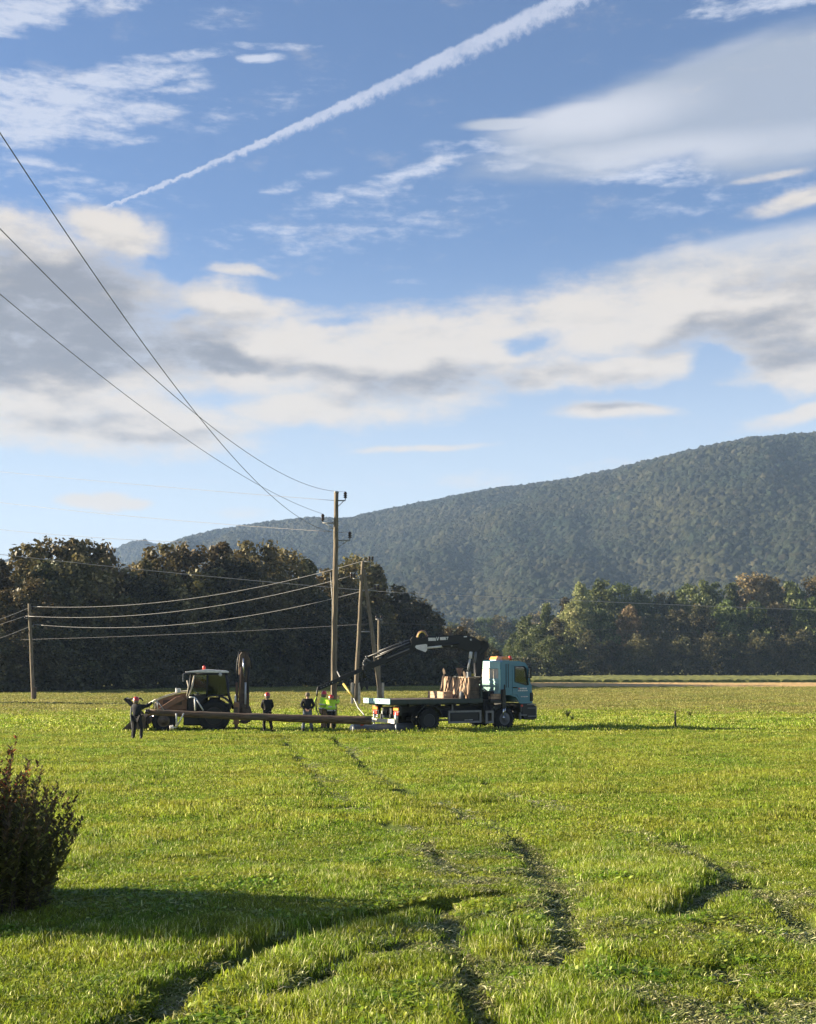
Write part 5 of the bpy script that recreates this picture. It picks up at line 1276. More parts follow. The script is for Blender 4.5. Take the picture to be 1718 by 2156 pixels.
for y in (-.26, .36): q.prism([(-1.3, 1.0), (-1.62, 1.1), (-1.72, .8), (-1.66, .42), (-1.42, .30), (-1.18, .36)], y - .015, y + .015)
part(bh, 'digging_bucket', q, 'mud_steel')

# ================================================================== poles, wires, logs
def pole_shaft(pts_, r0, r1, n=12, seed=1, m_='pole', segs=22):
    rq_ = random.Random(seed); a, b_ = Vector(pts_[0]), Vector(pts_[1])
    P_ = []; R_ = []
    for i in range(segs + 1):
        t_ = i / segs; P_.append(a.lerp(b_, t_) + Vector((rq_.uniform(-.012, .012), rq_.uniform(-.012, .012), 0)) * (0 if i in (0, segs) else 1)); R_.append(r0 + (r1 - r0) * t_ + rq_.uniform(-.006, .006))
    q = MB(); q.tube(P_, R_, n); return q
INS = [(.02, 0), (.02, .05), (.075, .06), (.08, .09), (.045, .11), (.045, .13), (.08, .14), (.085, .17), (.05, .19), (.05, .21), (.07, .22), (.075, .27), (.04, .31), (.03, .33), (0, .335)]
def insulator(parent, loc, up=(0, 0, 1), s_=1.0, m_='ceramic', name='insulator'):
    q = MB(); q.lathe([(r * s_, h * s_) for r, h in INS], loc, n=12, dirv=up); return q.build(name, M[m_], parent)
def pole_thing(name, base, label, cat='utility pole', group=None): return empty(name, base, 0, label, cat, group)
# main pole
Dm = 64.0
bt = at(702, 1529, Dm); bt.z = -.2; tp = at(708.2, 1037, Dm)
mp = pole_thing('utility_pole', (bt.x, bt.y, 0), 'tallest weathered wooden pole, standing behind the men with three dark insulators on brackets')
o_ = Vector((bt.x, bt.y, 0))
q = pole_shaft([bt - o_, tp - o_], .155, .105, seed=2); part(mp, 'shaft', q, 'pole')
q = MB(); q.lathe([(.12, -.02), (.125, .03), (.06, .07), (0, .08)], tp - o_, n=12); part(mp, 'pole_cap', q, 'galv')
def bracket(arm_y, x_in, x_out, brace, root=mp, org=o_, D=Dm):
    a = at(x_in, arm_y, D) - org; b_ = at(x_out, arm_y, D) - org
    q = MB(); q.tube([a, b_], .032, 6); c_ = at(x_in, brace, D) - org; q.tube([c_, a.lerp(b_, .85)], .018, 6); q.tube([b_, b_ + Vector((0, 0, .16))], .022, 6); br = part(root, 'bracket', q, 'galv')
    insulator(br, b_ + Vector((0, 0, .06)), s_=1.15); return b_ + org + Vector((0, 0, .44))
I1 = bracket(1054, 711, 727, 1067); I2 = bracket(1101, 705, 679.5, 1116); I3 = bracket(1138, 710, 736.5, 1154)
q = MB(); q.tube([at(700, 1205, Dm) - o_ + Vector((-.1, -.1, 0)), at(705, 1262, Dm) - o_ + Vector((-.12, -.1, 0)), at(701, 1530, Dm) - o_ + Vector((-.14, -.12, 0))], .016, 5); part(mp, 'earth_wire', q, 'galv')
# guy with yellow sleeve
g0 = at(709, 1412, 63.9); g1 = Vector((at(768, 1505, 61.2).x, 61.2, 0)); g1.z = -.05
gy = empty('guy_wire', (g1.x, g1.y, 0), 0, 'slanting guy wire with yellow sleeve beside the tallest pole', 'guy wire')
gp = [at(709, 1412, 63.9), at(722, 1438, 63.2), at(744, 1468, 62.5), at(754, 1490, 62), at(766, 1504, 61.4), at(769, 1512, 61.2)]
gp[-1].z = -.02
q = MB(); q.tube([p - Vector((g1.x, g1.y, 0)) for p in gp], .03, 6); part(gy, 'wire', q, 'galv')
q = MB(); q.tube([p - Vector((g1.x, g1.y, 0)) for p in (at(723, 1440, 63.1), at(744, 1468, 62.4))], .055, 8); part(gy, 'sleeve', q, 'yellow')
# A-frame pole
Da = 101.0
top = at(763.5, 1182, Da); l0 = at(748, 1470, Da); l0.z = .3; r0 = at(802.5, 1470, Da); r0.z = .3
o_ = Vector((top.x, Da, 0)); af = pole_thing('a_frame_pole', o_, 'pale A-shaped double wooden pole beyond the truck bed')
q = pole_shaft([l0 - o_, top - o_], .17, .12, seed=5); part(af, 'leg', q, 'pole')
q = pole_shaft([r0 - o_, at(766, 1200, Da) - o_], .17, .12, seed=6); part(af, 'leg', q, 'pole')
for x in (741.5, 756, 796.5, 806):
    p = at(x, 1482, Da); p.z = 0
    q = MB(); q.box(p - o_ + Vector((0, 0, .72)), (.19, .2, 1.9), bev=.03); part(af, 'concrete_foot', q, 'concrete')
q = MB(); a, b_ = at(757, 1243, Da) - o_, at(777, 1243, Da) - o_; q.tube([a, b_], .06, 6); a, b_ = at(753, 1330, Da) - o_, at(785, 1330, Da) - o_; q.tube([a, b_], .045, 6); part(af, 'cross_brace', q, 'galv')
Apts = []
for (x0, x1, y_) in ((766, 781, 1183), (760, 743, 1218), (772, 793, 1243)):
    a, b_ = at(x0, y_, Da) - o_, at(x1, y_, Da) - o_
    q = MB(); q.tube([a, b_], .05, 6); br = part(af, 'bracket', q, 'galv')
    for dx in (-.12, .12): insulator(br, b_ + Vector((dx, 0, .02)), s_=1.3, m_='ceramic')
    q = MB(); q.box(b_ + Vector((0, 0, .42)), (.3, .1, .06)); q.build('clamp', M['porcelain'], br)
    Apts.append(b_ + o_ + Vector((0, 0, .25)))
# small pole behind
Ds = 118.0
p = at(798, 1474, Ds); p.z = -.2; tp2 = at(797.5, 1303, Ds); o_ = Vector((p.x, Ds, 0))
sp = pole_thing('thin_pole', o_, 'thin pale wooden pole with a short crossarm right of the A-frame')
q = pole_shaft([p - o_, tp2 - o_], .15, .11, seed=9); part(sp, 'shaft', q, 'pole')
q = MB(); a, b_ = at(791, 1304, Ds) - o_, at(804, 1304, Ds) - o_; q.tube([a, b_], .07, 6); q.tube([b_, at(804, 1314, Ds) - o_], .03, 5); part(sp, 'crossarm', q, 'galv')
for x in (792, 803): insulator(sp, at(x, 1304, Ds) - o_, s_=1.0)
# left pole
Dl = 115.0
p = at(70.5, 1473, Dl); p.z = -.2; tp3 = at(61.5, 1271, Dl); o_ = Vector((p.x, Dl, 0))
lp = pole_thing('utility_pole', o_, 'grey leaning pole standing in the field left of the backhoe, with three wires', group=None)
q = pole_shaft([p - o_, tp3 - o_], .17, .13, seed=12); part(lp, 'shaft', q, 'pole')
q = MB(); pp = at(74, 1474, Dl); pp.z = 0; q.box(pp - o_ + Vector((0, -.15, .5)), (.24, .24, 1.25), bev=.03); part(lp, 'foot_stub', q, 'old_wood')
L1, L2, L3 = at(68, 1277, Dl), at(53, 1297, Dl), at(73, 1315, Dl)
for a, b_ in ((62, L1), (62.5, L2), (63, L3)):
    x_in = at(a, 1278, Dl).x; q = MB(); q.tube([Vector((x_in, Dl, b_.z - .2)) - o_, b_ - o_ - Vector((0, 0, .2))], .04, 6); br = part(lp, 'bracket', q, 'galv'); insulator(br, b_ - o_ - Vector((0, 0, .28)), s_=.9)
# wires
def wire(pts_, r, label, m_='wire', group='power line wires'):
    o = Vector(pts_[0]); e = MB(); e.tube([Vector(p) - o for p in pts_], r, 5, caps=True)
    ob = e.build('power_line_wire', M[m_]); ob.location = o; tag(ob, label, 'wire', group); return ob
def span(a, b_, sag, n=28):
    out = []
    for i in range(n + 1):
        t_ = i / n; p = Vector(a).lerp(Vector(b_), t_); p.z -= 4 * sag * t_ * (1 - t_); out.append(p)
    return out
def sag_for(a, b_, px, py):
    """sag that makes the wire pass a picture height where it crosses px"""
    best = None
    for k in range(0, 200):
        s_ = k * .02; c_ = None
        for t_ in np.linspace(0, 1, 60):
            p = Vector(a).lerp(Vector(b_), float(t_)); p.z -= 4 * s_ * t_ * (1 - t_)
            d = p - Vector((0, 0, CAM_H)); cp, sp_ = math.cos(PITCH), math.sin(PITCH)
            zc = d.y * cp + d.z * sp_; X_ = 859 + FPX * d.x / zc; Y_ = 1078 - FPX * (d.z * cp - d.y * sp_) / zc
            if c_ is None or abs(X_ - px) < c_[0]: c_ = (abs(X_ - px), Y_)
        e_ = abs(c_[1] - py)
        if best is None or e_ < best[0]: best = (e_, s_)
    return best[1]
wn = ['top', 'middle', 'bottom']
for k, (a, b_, q_) in enumerate(((L1, Apts[0], (423, 1258)), (L2, Apts[1], (423, 1280)), (L3, Apts[2], (423, 1310)))):
    wire(span(a, b_, sag_for(a, b_, *q_)), .018, '%s of the three pale wires between the leaning pole and the A-frame' % wn[k])
for k, (a, x0, y0, x1, y1) in enumerate(((L1, 0, 1295, -160, 1350), (L2, 0, 1310.5, -160, 1350), (L3, 0, 1333, -160, 1390))):
    wire(span(a, at(x1, y1, Dl), .25), .018, '%s of the three wires leaving the leaning pole to the left' % wn[k])
# three wires from the tall pole towards the viewer's upper left: straight line in plan, curve read off the photograph
def plan_wire(start, pix, ang, label):
    """start point; wire runs in the vertical plane through start with plan direction ang"""
    dx, dy = math.cos(ang), math.sin(ang); S = []; Z = []
    S.append(0.0); Z.append(start.z)
    for px, py in pix:
        d = raydir(px, py)
        # t*d.x = sx + s*dx ; t*d.y = sy + s*dy
        det = d.x * (-dy) - (-dx) * d.y
        t_ = (start.x * (-dy) - (-dx) * start.y) / det
        s_ = (t_ * d.x - start.x) * dx + (t_ * d.y - start.y) * dy
        S.append(s_); Z.append(CAM_H + t_ * d.z)
    wts = np.ones(len(S)); wts[0] = 6
    co_ = np.polyfit(S, Z, 2, w=wts); co_[2] = start.z
    smax = max(S) * 1.25
    pts_ = [Vector((start.x + dx * s, start.y + dy * s, float(np.polyval([co_[0], co_[1], start.z], s)))) for s in np.linspace(0, smax, 46)]
    wire(pts_, .0085, label, 'wire_dark')
ANG = rad(235)
plan_wire(I1 + Vector((-.6, 0, 0)) * 0, [(600, 1004), (500, 938), (415, 870), (200, 680), (0, 485)], rad(265.5), 'middle one of the three long wires rising to the upper left from the tallest pole')
plan_wire(I2, [(650, 1075), (550, 1030), (450, 962), (350, 890), (200, 775), (0, 628)], rad(263.5), 'lowest of the three long wires rising to the upper left from the tallest pole')
plan_wire(I3, [(640, 1098), (550, 1030), (500, 968), (415, 870), (300, 720), (150, 495), (0, 295)], rad(266.5), 'steepest of the three long wires rising to the upper left from the tallest pole')
# far thin wires
FW = [((-80, 1158, 112), (795, 1245, 112), (423, 1212), .022, 'wire', 'thin wire slanting across the left wood below its skyline'),
      ((795, 1245, 112), (1820, 1288, 150), (1242, 1266), .020, 'wire', 'thin wire crossing the right wood high up'),
      ((-80, 985, 90), (706, 1054, 64), (380, 1028), .011, 'wire_dark', 'faint topmost of the thin wires against the pale sky at the left'),
      ((-80, 1048, 90), (704, 1120, 64), (300, 1090), .012, 'wire_dark', 'second faint wire against the pale sky at the left'),
      ((-80, 1106, 95), (400, 1142, 80), (138, 1127), .012, 'wire_dark', 'third faint wire low against the sky at the left'),
      ((-80, 1349, 150), (797, 1312, 118), (423, 1333), .014, 'wire_dark', 'low dim wire across the foot of the left wood'),
      ((797, 1312, 118), (1820, 1340, 150), (1208, 1324), .014, 'wire_dark', 'low dim wire across the right wood')]
for a, b_, q_, r_, mm, lb_ in FW:
    A_, B_ = at(*a), at(*b_); wire(span(A_, B_, sag_for(A_, B_, *q_)), r_, lb_, mm)
# new pole lying on its side
a = at(314, 1499, 58.3); b_ = at(783, 1517, 58.6)
o_ = Vector((a.x, a.y, 0)); lg = empty('felled_pole', o_, 0, 'long new wooden pole held level in front of the backhoe, with metal brackets', 'wooden pole')
rq = random.Random(14); P_ = []; R_ = []
for i in range(31):
    t_ = i / 30; p = a.lerp(b_, t_); p.z -= .10 * 4 * t_ * (1 - t_) * .4; P_.append(p - o_ + Vector((0, 0, rq.uniform(-.010, .010)))); R_.append(.125 + .065 * t_ + rq.uniform(-.006, .006))
q = MB(); q.tube(P_, R_, 14); part(lg, 'shaft', q, 'log')
def lp_(px, py, D=58.15): return at(px, py, D) - o_
for (x0, x1, yb, yt, bar) in ((411, 428, 1496, 1468, (398, 410)), (371, 387, 1502, 1532, (358, 371)), (332, 345, 1496, 1476, (322, 332))):
    q = MB()
    sz = .028 if x0 != 332 else .018
    q.tube([lp_(x0, yb), lp_(x0 - (1 if yt < yb else -1), yt)], sz * 1.3, 6); q.tube([lp_(x1, yb), lp_(x0 + 1, yt + (2 if yt < yb else -2))], sz * 1.1, 6); q.tube([lp_(bar[0], yt), lp_(bar[1], yt)], sz, 6)
    br = part(lg, 'bracket', q, 'lightgalv' if x0 != 332 else 'galv')
q = MB(); q.lathe([(.03, 0), (.09, .02), (.10, .07), (.06, .09), (.10, .11), (.10, .16), (.05, .18), (0, .185)], lp_(357, 1532), n=12, dirv=(1, 0, .1)); part(lg, 'insulator', q, 'porcelain')
q = MB(); q.lathe([(.03, 0), (.11, .03), (.12, .10), (.07, .13), (.11, .16), (.10, .2), (0, .21)], lp_(316, 1499), n=12, dirv=(-1, 0, .1)); part(lg, 'insulator', q, 'ceramic')
# grey pole on the ground under it
a = at(742, 1527, 59.6); b_ = at(868, 1531, 61.2); a.z = .19; b_.z = .19; o_ = Vector((a.x, a.y, 0))
gp_ = empty('grey_pole', o_, 0, 'thick grey pole lying on the grass behind the truck bumper, white end to the left', 'pole')
q = MB(); q.tube([a - o_, a.lerp(b_, .5) - o_, b_ - o_], [.19, .20, .20], 14); part(gp_, 'shaft', q, 'greypipe')
q = MB(); d_ = (a - b_).normalized(); q.lathe([(.19, 0), (.195, .02), (.17, .06), (0, .06)], a - o_, n=14, dirv=d_); part(gp_, 'end_cap', q, 'porcelain')
q = MB(); q.tube([a - o_ + Vector((.35, -.05, .17)), a - o_ + Vector((.5, -.05, .2))], .05, 7); part(gp_, 'marker', q, 'red')
# lifting sling at the crane tip
s0 = B(667, 1465); o_ = Vector((s0.x, s0.y, 0)); sl = empty('lifting_sling', (s0.x, s0.y, 0), 0, 'drooping pale green sling hanging from the crane tip beside the men', 'sling')
q = MB(); q.tube([s0 - o_, B(665, 1478) - o_, B(666, 1492) - o_, B(671, 1506) - o_, B(673, 1514) - o_], .025, 6); part(sl, 'strap', q, 'bed_green')
q = MB(); q.tube([s0 - o_, B(662, 1476) - o_, B(662, 1490) - o_, B(668, 1500) - o_], .02, 6); part(sl, 'strap', q, 'hivis')
# fence post and small sticks at the right
p = gnd(1423, 1536); fp = empty('fence_post', (p.x, p.y, 0), 0, 'short weathered post alone in the field right of the truck', 'post')
tp_ = at(1421.5, 1497, p.y); q = MB(); q.tube([(0, 0, -.1), (-.02, 0, tp_.z * .5), (tp_.x - p.x, 0, tp_.z)], [.05, .045, .04], 7); part(fp, 'shaft', q, 'old_wood')
q = MB(); q.tube([(-.05, -.04, tp_.z * .7), (.04, -.05, tp_.z * .68)], .012, 5); part(fp, 'staple', q, 'galv')
p = gnd(746, 1483)

# ================================================================== people
def skin_tree(name, verts, edges, radii, m_, parent, sub=1, root=0, label=None):
    me = bpy.data.meshes.new(name); me.from_pydata([tuple(v) for v in verts], edges, []); me.materials.append(m_)
    o = bpy.data.objects.new(name, me); COL.objects.link(o); o.parent = parent
    md = o.modifiers.new('skin', 'SKIN'); md.use_smooth_shade = True
    lay = me.skin_vertices[0].data if me.skin_vertices else None
    if lay is None:
        bm = bmesh.new(); bm.from_mesh(me); bm.verts.layers.skin.verify(); bm.to_mesh(me); bm.free(); lay = me.skin_vertices[0].data
    for i, r in enumerate(radii):
        lay[i].radius = (r, r) if not isinstance(r, tuple) else r
        lay[i].use_root = (i in (root if isinstance(root, (list, tuple)) else (root,)))
    sb = o.modifiers.new('subsurf', 'SUBSURF'); sb.levels = sub; sb.render_levels = sub
    if label: o['label'] = label
    return o
def person(px, py_feet, D, h, face, pose, outfit, label, lean=0.0):
    """face: yaw of the direction the figure looks (0 = away from the viewer); joints are set in figure space: x right, y forward, z up, for a 1.78 m body"""
    p = at(px, py_feet, D); k = h / 1.78
    r = empty('person', (p.x, D, 0), face, label, 'person'); r.scale = (k, k, k)
    J = dict(pelvis=(0, 0, .96), belly=(0, 0, 1.12), chest=(0, 0, 1.32), neckb=(0, 0, 1.47), neck=(0, .01, 1.53), head=(0, .02, 1.63), crown=(0, .01, 1.72))
    for s_, n_ in ((-1, 'L'), (1, 'R')):
        J['sh' + n_] = (s_ * .18, 0, 1.43); J['el' + n_] = (s_ * .25, -.02, 1.16); J['wr' + n_] = (s_ * .24, .08, .93)
        J['hip' + n_] = (s_ * .10, 0, .92); J['kn' + n_] = (s_ * .13, .03, .50); J['an' + n_] = (s_ * .15, 0, .09); J['toe' + n_] = (s_ * .17, .16, .04)
    for kk, vv in pose.items(): J[kk] = vv
    for kk in J:
        v = Vector(J[kk]); v.x += lean * max(0, v.z - .9); J[kk] = v
    names = list(J); ix = {n_: i for i, n_ in enumerate(names)}
    rad_ = dict(pelvis=.135, belly=.125, chest=.145, neckb=.07, neck=.055, head=.088, crown=.075, shL=.062, shR=.062, elL=.046, elR=.046, wrL=.030, wrR=.030, hipL=.095, hipR=.095, knL=.06, knR=.06, anL=.042, anR=.042, toeL=.035, toeR=.035)
    ed = [('pelvis', 'belly'), ('belly', 'chest'), ('chest', 'neckb'), ('neckb', 'neck'), ('neck', 'head'), ('head', 'crown')]
    for n_ in 'LR': ed += [('chest', 'sh' + n_), ('sh' + n_, 'el' + n_), ('el' + n_, 'wr' + n_), ('pelvis', 'hip' + n_), ('hip' + n_, 'kn' + n_), ('kn' + n_, 'an' + n_), ('an' + n_, 'toe' + n_)]
    V_ = [J[n_] for n_ in names]; R_ = [rad_[n_] for n_ in names]; E_ = [(ix[a], ix[b_]) for a, b_ in ed]
    for n_ in 'LR':   # hands: palm, four fingers and a thumb from the palm's side
        wr, el = J['wr' + n_], J['el' + n_]; d = (wr - el).normalized(); sd = 1 if n_ == 'R' else -1
        side = d.cross(Vector((0, 1, 0))); side = side.normalized() if side.length > .1 else Vector((1, 0, 0)); nr = d.cross(side).normalized()
        palm = wr + d * .075; b0 = len(V_); V_.append(palm); R_.append((.032, .018)); E_.append((ix['wr' + n_], b0))
        for fi, (o2, L_) in enumerate(((-.030, .068), (-.010, .078), (.010, .073), (.030, .058))):
            q1 = palm + side * o2 + d * .035; q2 = q1 + d * L_ * .5 + nr * .008; q3 = q2 + d * L_ * .4 + nr * .022; c_ = len(V_)
            V_ += [q1, q2, q3]; R_ += [.009, .008, .007]; E_ += [(b0, c_), (c_, c_ + 1), (c_ + 1, c_ + 2)]
        q1 = palm - d * .03 + side * -.035; q2 = q1 + side * -.022 + d * .03; c_ = len(V_); V_ += [q1, q2, q2 + d * .025]; R_ += [.012, .010, .008]; E_ += [(b0, c_), (c_, c_ + 1), (c_ + 1, c_ + 2)]
    body = skin_tree('body', V_, E_, R_, M['skin'], r, 1, ix['pelvis'])
    hd = J['head']
    fc = MB(); fc.tube([hd + Vector((0, .085, .015)), hd + Vector((0, .115, -.02))], [.010, .018], 6); fc.box(hd + Vector((0, .088, -.055)), (.05, .012, .012)); 
    for s_ in (-1, 1): fc.lathe([(.0, -.012), (.03, 0), (0, .012)], hd + Vector((s_ * .088, .0, -.005)), n=8, dirv=(1, 0, 0)); fc.box(hd + Vector((s_ * .034, .086, .015)), (.026, .01, .012))
    fc.build('face', M['skin'], r)
    T = outfit
    def sub(nm, keys, edges_, grow, m_, rt=0, over_={}):
        vs = [J[k_].copy() for k_ in keys]; rr = [(over_.get(k_, rad_[k_]) + grow) for k_ in keys]
        return skin_tree(nm, vs, [(keys.index(a), keys.index(b_)) for a, b_ in edges_], rr, M[m_], r, 1, rt)
    J['ankleL'] = J['knL'].lerp(J['anL'], .92); J['ankleR'] = J['knR'].lerp(J['anR'], .92); rad_['ankleL'] = rad_['ankleR'] = .055
    sub('trousers', ['pelvis', 'hipL', 'hipR', 'knL', 'knR', 'ankleL', 'ankleR'], [('pelvis', 'hipL'), ('pelvis', 'hipR'), ('hipL', 'knL'), ('hipR', 'knR'), ('knL', 'ankleL'), ('knR', 'ankleR')], .022, T['legs'])
    for n_ in 'LR':
        J['cuff' + n_] = J['el' + n_].lerp(J['wr' + n_], .93); rad_['cuff' + n_] = .036
    J['hem'] = J['pelvis'] + Vector((0, 0, -.02)); rad_['hem'] = .15
    sub('jacket', ['chest', 'belly', 'hem', 'neckb', 'shL', 'shR', 'elL', 'elR', 'cuffL', 'cuffR'], [('chest', 'belly'), ('belly', 'hem'), ('chest', 'neckb'), ('chest', 'shL'), ('chest', 'shR'), ('shL', 'elL'), ('shR', 'elR'), ('elL', 'cuffL'), ('elR', 'cuffR')], .026, T['top'], over_={'chest': .155, 'belly': .145})
    if T.get('vest'):
        J['v0'] = J['chest'] + Vector((0, 0, .07)); rad_['v0'] = .12
        sub('vest', ['chest', 'belly', 'hem', 'v0'], [('chest', 'belly'), ('belly', 'hem'), ('chest', 'v0')], .045, T['vest'], over_={'chest': .175, 'belly': .155})
    if T.get('shoulders'):
        J['u0'] = J['chest'] + Vector((0, 0, .02)); rad_['u0'] = .16; 
        sub('yoke', ['u0', 'neckb', 'shL', 'shR'], [('u0', 'neckb'), ('u0', 'shL'), ('u0', 'shR')], .034, T['shoulders'])
    if T.get('bands'):
        for z in (1.02, 1.2):
            q = MB(); c_ = J['pelvis'].lerp(J['chest'], (z - .96) / .36); rr_ = .222 if z > 1.1 else .215
            q.lathe([(rr_, -.028), (rr_ + .004, 0), (rr_, .028)], c_, n=20); q.build('reflective_band', M['reflect'], r)
    if T.get('stripe'):
        q = MB(); q.tube([J['shL'] + Vector((-.06, -.06, -.05)), J['hipL'] + Vector((-.14, -.06, .12)), J['knL'] + Vector((-.085, -.03, 0)), J['anL'] + Vector((-.075, -.02, .05))], [.035, .04, .022, .02], 8); q.build('side_stripe', M['greycloth'], r)
    for n_ in 'LR':
        q = MB(); a_, t_ = J['an' + n_], J['toe' + n_]; q.tube([a_ + Vector((0, -.07, -.045)), a_ + Vector((0, -.02, -.03)), t_ + Vector((0, -.03, .005)), t_ + Vector((0, .06, -.002))], [.038, .052, .046, .03], 8); q.tube([a_ + Vector((0, -.01, -.04)), a_ + Vector((0, -.01, .12))], [.055, .052], 8); q.build('boot', M['boot'], r)
    if T.get('helmet'):
        q = MB(); q.lathe([(.135, -.01), (.128, .0), (.126, .05), (.108, .10), (.065, .135), (0, .145)], hd + Vector((0, -.005, .03)), n=18); q.box(hd + Vector((0, .13, .03)), (.15, .08, .012), bev=.005); q.box(hd + Vector((0, 0, .172)), (.025, .2, .02), bev=.008); q.build('helmet', M['redhat'], r)
        q = MB(); q.lathe([(.105, -.10), (.112, -.05), (.108, .03)], hd + Vector((0, -.025, .0)), n=14); q.build('hair', M['hair'], r)
    else:
        q = MB(); q.lathe([(.095, -.06), (.104, -.01), (.100, .05), (.065, .10), (0, .118)], hd + Vector((0, -.018, .02)), n=14); q.build('hair', M[T.get('hair', 'hair')], r)
    if T.get('gloves'):
        for n_ in 'LR':
            wr, el = J['wr' + n_], J['el' + n_]; d = (wr - el).normalized(); q = MB(); q.tube([wr - d * .06, wr + d * .02, wr + d * .09, wr + d * .13], [.044, .045, .048, .03], 8)
            for s_ in (-.03, -.01, .01, .03): q.tube([wr + d * .11 + Vector((0, s_, 0)), wr + d * .18 + Vector((0, s_, -.01)), wr + d * .20 + Vector((0, s_, -.03))], [.013, .012, .009], 6)
            q.build('glove', M['glove'], r)
    return r
# left man reaching out to the right with white gloves
person(287, 1558, 53.6, 1.72, rad(-12), dict(shR=(.20, .02, 1.43), elR=(.46, .06, 1.40), wrR=(.72, .08, 1.60), shL=(-.14, .04, 1.42), elL=(.12, .24, 1.30), wrL=(.52, .26, 1.54), hipR=(.11, 0, .92), knR=(.20, .02, .50), anR=(.22, -.03, .09), toeR=(.24, .14, .04), knL=(-.10, .02, .5), anL=(-.14, 0, .09), toeL=(-.15, .16, .04)),
       dict(top='navy', legs='blackcloth', helmet=1, gloves=1, stripe=1), 'man in dark overalls and red helmet stretching white gloved hands over the pole end', lean=-.08)
person(562, 1541, 59.9, 1.76, rad(8), dict(elR=(.25, .03, 1.17), wrR=(.12, .24, 1.06), elL=(-.25, .03, 1.17), wrL=(-.12, .24, 1.06), anL=(-.12, .05, .09), toeL=(-.13, .2, .04), knR=(.15, .0, .5), anR=(.24, -.05, .09), toeR=(.3, .1, .04)),
       dict(top='blackcloth', legs='blackcloth', helmet=1, shoulders='greycloth'), 'man in red helmet with grey shouldered black jacket, alone right of the backhoe')
person(647, 1540, 60.0, 1.80, rad(5), dict(elR=(.29, -.05, 1.18), wrR=(.10, -.17, 1.02), elL=(-.29, -.05, 1.18), wrL=(-.08, -.17, 1.04), knL=(-.15, .02, .5), anL=(-.20, 0, .09), toeL=(-.23, .16, .04), knR=(.15, .02, .5), anR=(.21, 0, .09), toeR=(.24, .16, .04)),
       dict(top='blackcloth', legs='jeans', hair='hair'), 'bareheaded man in black jacket and jeans with hands behind his back')
person(681, 1538, 61.4, 1.80, rad(-60), dict(elR=(.26, .08, 1.2), wrR=(.16, .32, 1.12), elL=(-.25, .06, 1.2), wrL=(-.14, .32, 1.15)),
       dict(top='hivis', legs='tancloth', helmet=1, bands=1), 'man in yellow jacket, tan trousers and red helmet facing the tallest pole')
person(696.5, 1538, 61.0, 1.66, rad(-15), dict(elR=(.36, .10, 1.38), wrR=(.28, .25, 1.58), elL=(-.25, .12, 1.2), wrL=(-.05, .30, 1.22), head=(-.02, .08, 1.60), crown=(-.02, .09, 1.69)),
       dict(top='hivis', legs='blackcloth', helmet=1, vest='hivis', bands=1), 'man in bright yellow-green vest and red helmet with one arm raised at the tallest pole')

# ================================================================== near shrub at the left edge
br_ = np.random.default_rng(9)
BC = Vector((-6.3, 16.9, 0))
sh = empty('leafy_shrub', BC, 0, 'dense dark shrub with reddish top leaves at the left edge of the meadow', 'shrub')
stems = MB(); LP = []; LD = []; LT = []; LK = []
ns = 1000
for i in range(ns):
    a = br_.uniform(0, 2 * np.pi); rr = np.sqrt(br_.uniform()); x0, y0 = math.cos(a) * rr * 1.85, math.sin(a) * rr * 1.40
    prof_ = max(.25, 1 - (rr ** 2.5) * .45) * (.93 + .09 * math.sin(x0 * 5.1 + y0 * 4.3 + 1))
    X_ = x0
    H_ = 2.24 * prof_ * br_.uniform(.66, 1.06) * 1.0
    ox, oy = x0 * .10 + br_.normal(0, .16), y0 * .2 + br_.normal(0, .16)
    p0 = Vector((x0, y0, -.05)); p1 = Vector((x0 + ox * .4, y0 + oy * .4, H_ * .5)); p2 = Vector((x0 + ox, y0 + oy, H_))
    if i % 3 == 0: stems.tube([p0, p1, p2], [.011, .008, .003], 4, caps=False)
    nlv = int(85 * H_ / 2) + 8
    for k in range(nlv):
        t_ = br_.uniform(.06, 1.0); t_ = 1 - (1 - t_) ** 1.15
        c_ = (p0.lerp(p1, t_ * 2) if t_ < .5 else p1.lerp(p2, t_ * 2 - 1))
        an = br_.uniform(0, 6.283); up_ = .35 + 1.2 * t_ * br_.uniform(.5, 1.2)
        d = Vector((math.cos(an), math.sin(an), up_)).normalized(); LP.append(c_); LD.append(d); LT.append(t_); LK.append(br_.uniform())
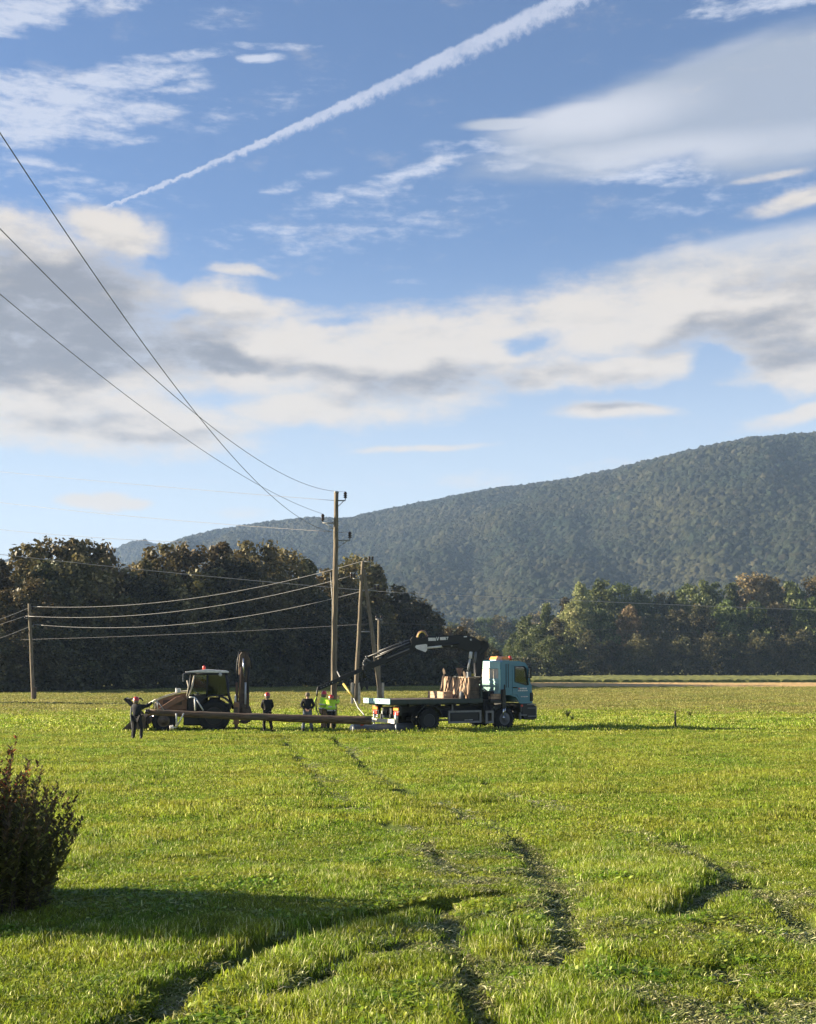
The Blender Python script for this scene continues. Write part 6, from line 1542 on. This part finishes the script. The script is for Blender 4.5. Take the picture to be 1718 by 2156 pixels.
# sprigs leaning out to the right
for (dx, dz) in ((2.25, 1.02), (2.1, .62), (1.95, .50)):
    p0 = Vector((1.45, -.2, .15)); p2 = Vector((dx + .05, -.25, dz + .1)); p1 = p0.lerp(p2, .5) + Vector((.1, 0, -.08))
    stems.tube([p0, p1, p2], [.012, .008, .004], 5)
    for k in range(60):
        t_ = k / 60; c_ = (p0.lerp(p1, t_ * 2) if t_ < .5 else p1.lerp(p2, t_ * 2 - 1)); an = br_.uniform(0, 6.283)
        dd = (p2 - p0).normalized() * .6 + Vector((math.cos(an) * .5, math.sin(an) * .5, .5)); LP.append(c_); LD.append(dd.normalized()); LT.append(t_ * .8); LK.append(br_.uniform())
part(sh, 'stems', stems, 'old_wood')
def leaf_strip(name, sel, m_):
    vs = []; fs = []; tn = []
    for i in sel:
        p, d = LP[i], LD[i]; L_ = br_.uniform(.05, .12) * (1.15 if LT[i] < .7 else .8); s_ = d.cross(Vector((0, 0, 1)))
        s_ = s_.normalized() if s_.length > .05 else Vector((1, 0, 0)); w_ = L_ * .24; n_ = s_.cross(d) * L_ * .15; b0 = len(vs)
        vs += [tuple(p), tuple(p + d * L_ * .45 + s_ * w_), tuple(p + d * L_ - n_), tuple(p + d * L_ * .45 - s_ * w_)]
        fs += [(b0, b0 + 1, b0 + 2), (b0, b0 + 2, b0 + 3)]; v_ = float(np.clip(LK[i], 0, 1)); tn += [v_, v_]
    me = bpy.data.meshes.new(name); me.from_pydata(vs, [], fs); at_ = me.attributes.new('tone', 'FLOAT', 'FACE'); at_.data.foreach_set('value', tn); me.materials.append(m_)
    o = bpy.data.objects.new(name, me); COL.objects.link(o); o.parent = sh; return o
M['shrub'] = leaf_mat('shrub_leaves', (0.11, 0.12, 0.032), (0.18, 0.17, 0.045), (0.28, 0.30, 0.08), trans=.45, pos_scale=2, obj_var=0, spec=.35)
M['shrub_red'] = leaf_mat('shrub_leaves_red', (0.22, 0.06, 0.025), (0.20, 0.12, 0.035), (0.45, 0.08, 0.04), trans=.35, pos_scale=3, obj_var=0, spec=.35)
M['shrub_tip'] = leaf_mat('shrub_seed_heads', (0.12, 0.08, 0.04), (0.18, 0.115, 0.05), (0.28, 0.19, 0.09), trans=.35, pos_scale=3, obj_var=0)
N_ = len(LP); isred = [i for i in range(N_) if LP[i].x < 1.35 and LP[i].z > 1.1 and LK[i] > .70 and LP[i].x < 1.35]; rset = set(isred)
tips = [i for i in range(N_) if LT[i] > .86 and i not in rset]; tset = set(tips)
leaf_strip('foliage', [i for i in range(N_) if i not in rset and i not in tset], M['shrub'])
leaf_strip('red_leaves', isred, M['shrub_red'])['label'] = 'reddish leaves near the top of the shrub'
leaf_strip('seed_heads', tips, M['shrub_tip'])['label'] = 'brown seed heads on the shoot tips'
# small tufts standing out in the field
for i, (px, py, h_) in enumerate(((1195, 1512, .55), (1205, 1518, .4), (1452, 1510, .35))):
    p = gnd(px, py); v_ = []; f_ = []
    q = MB(); rq = random.Random(i)
    for k in range(26):
        a = rq.uniform(0, 6.28); l = rq.uniform(.4, 1) * h_; q.tube([(0, 0, -.02), (math.cos(a) * l * .25, math.sin(a) * l * .25, l * .6), (math.cos(a) * l * .5, math.sin(a) * l * .5, l)], [.02, .016, .004], 4)
    o = q.build('weed_tuft', M['grass']); o.location = p
    tag(o, ['taller weed tuft in the field right of the truck cab', 'lower weed tuft in the field right of the truck cab', 'weed tuft beyond the lone short post'][i], 'weed', 'weed tufts in the field')
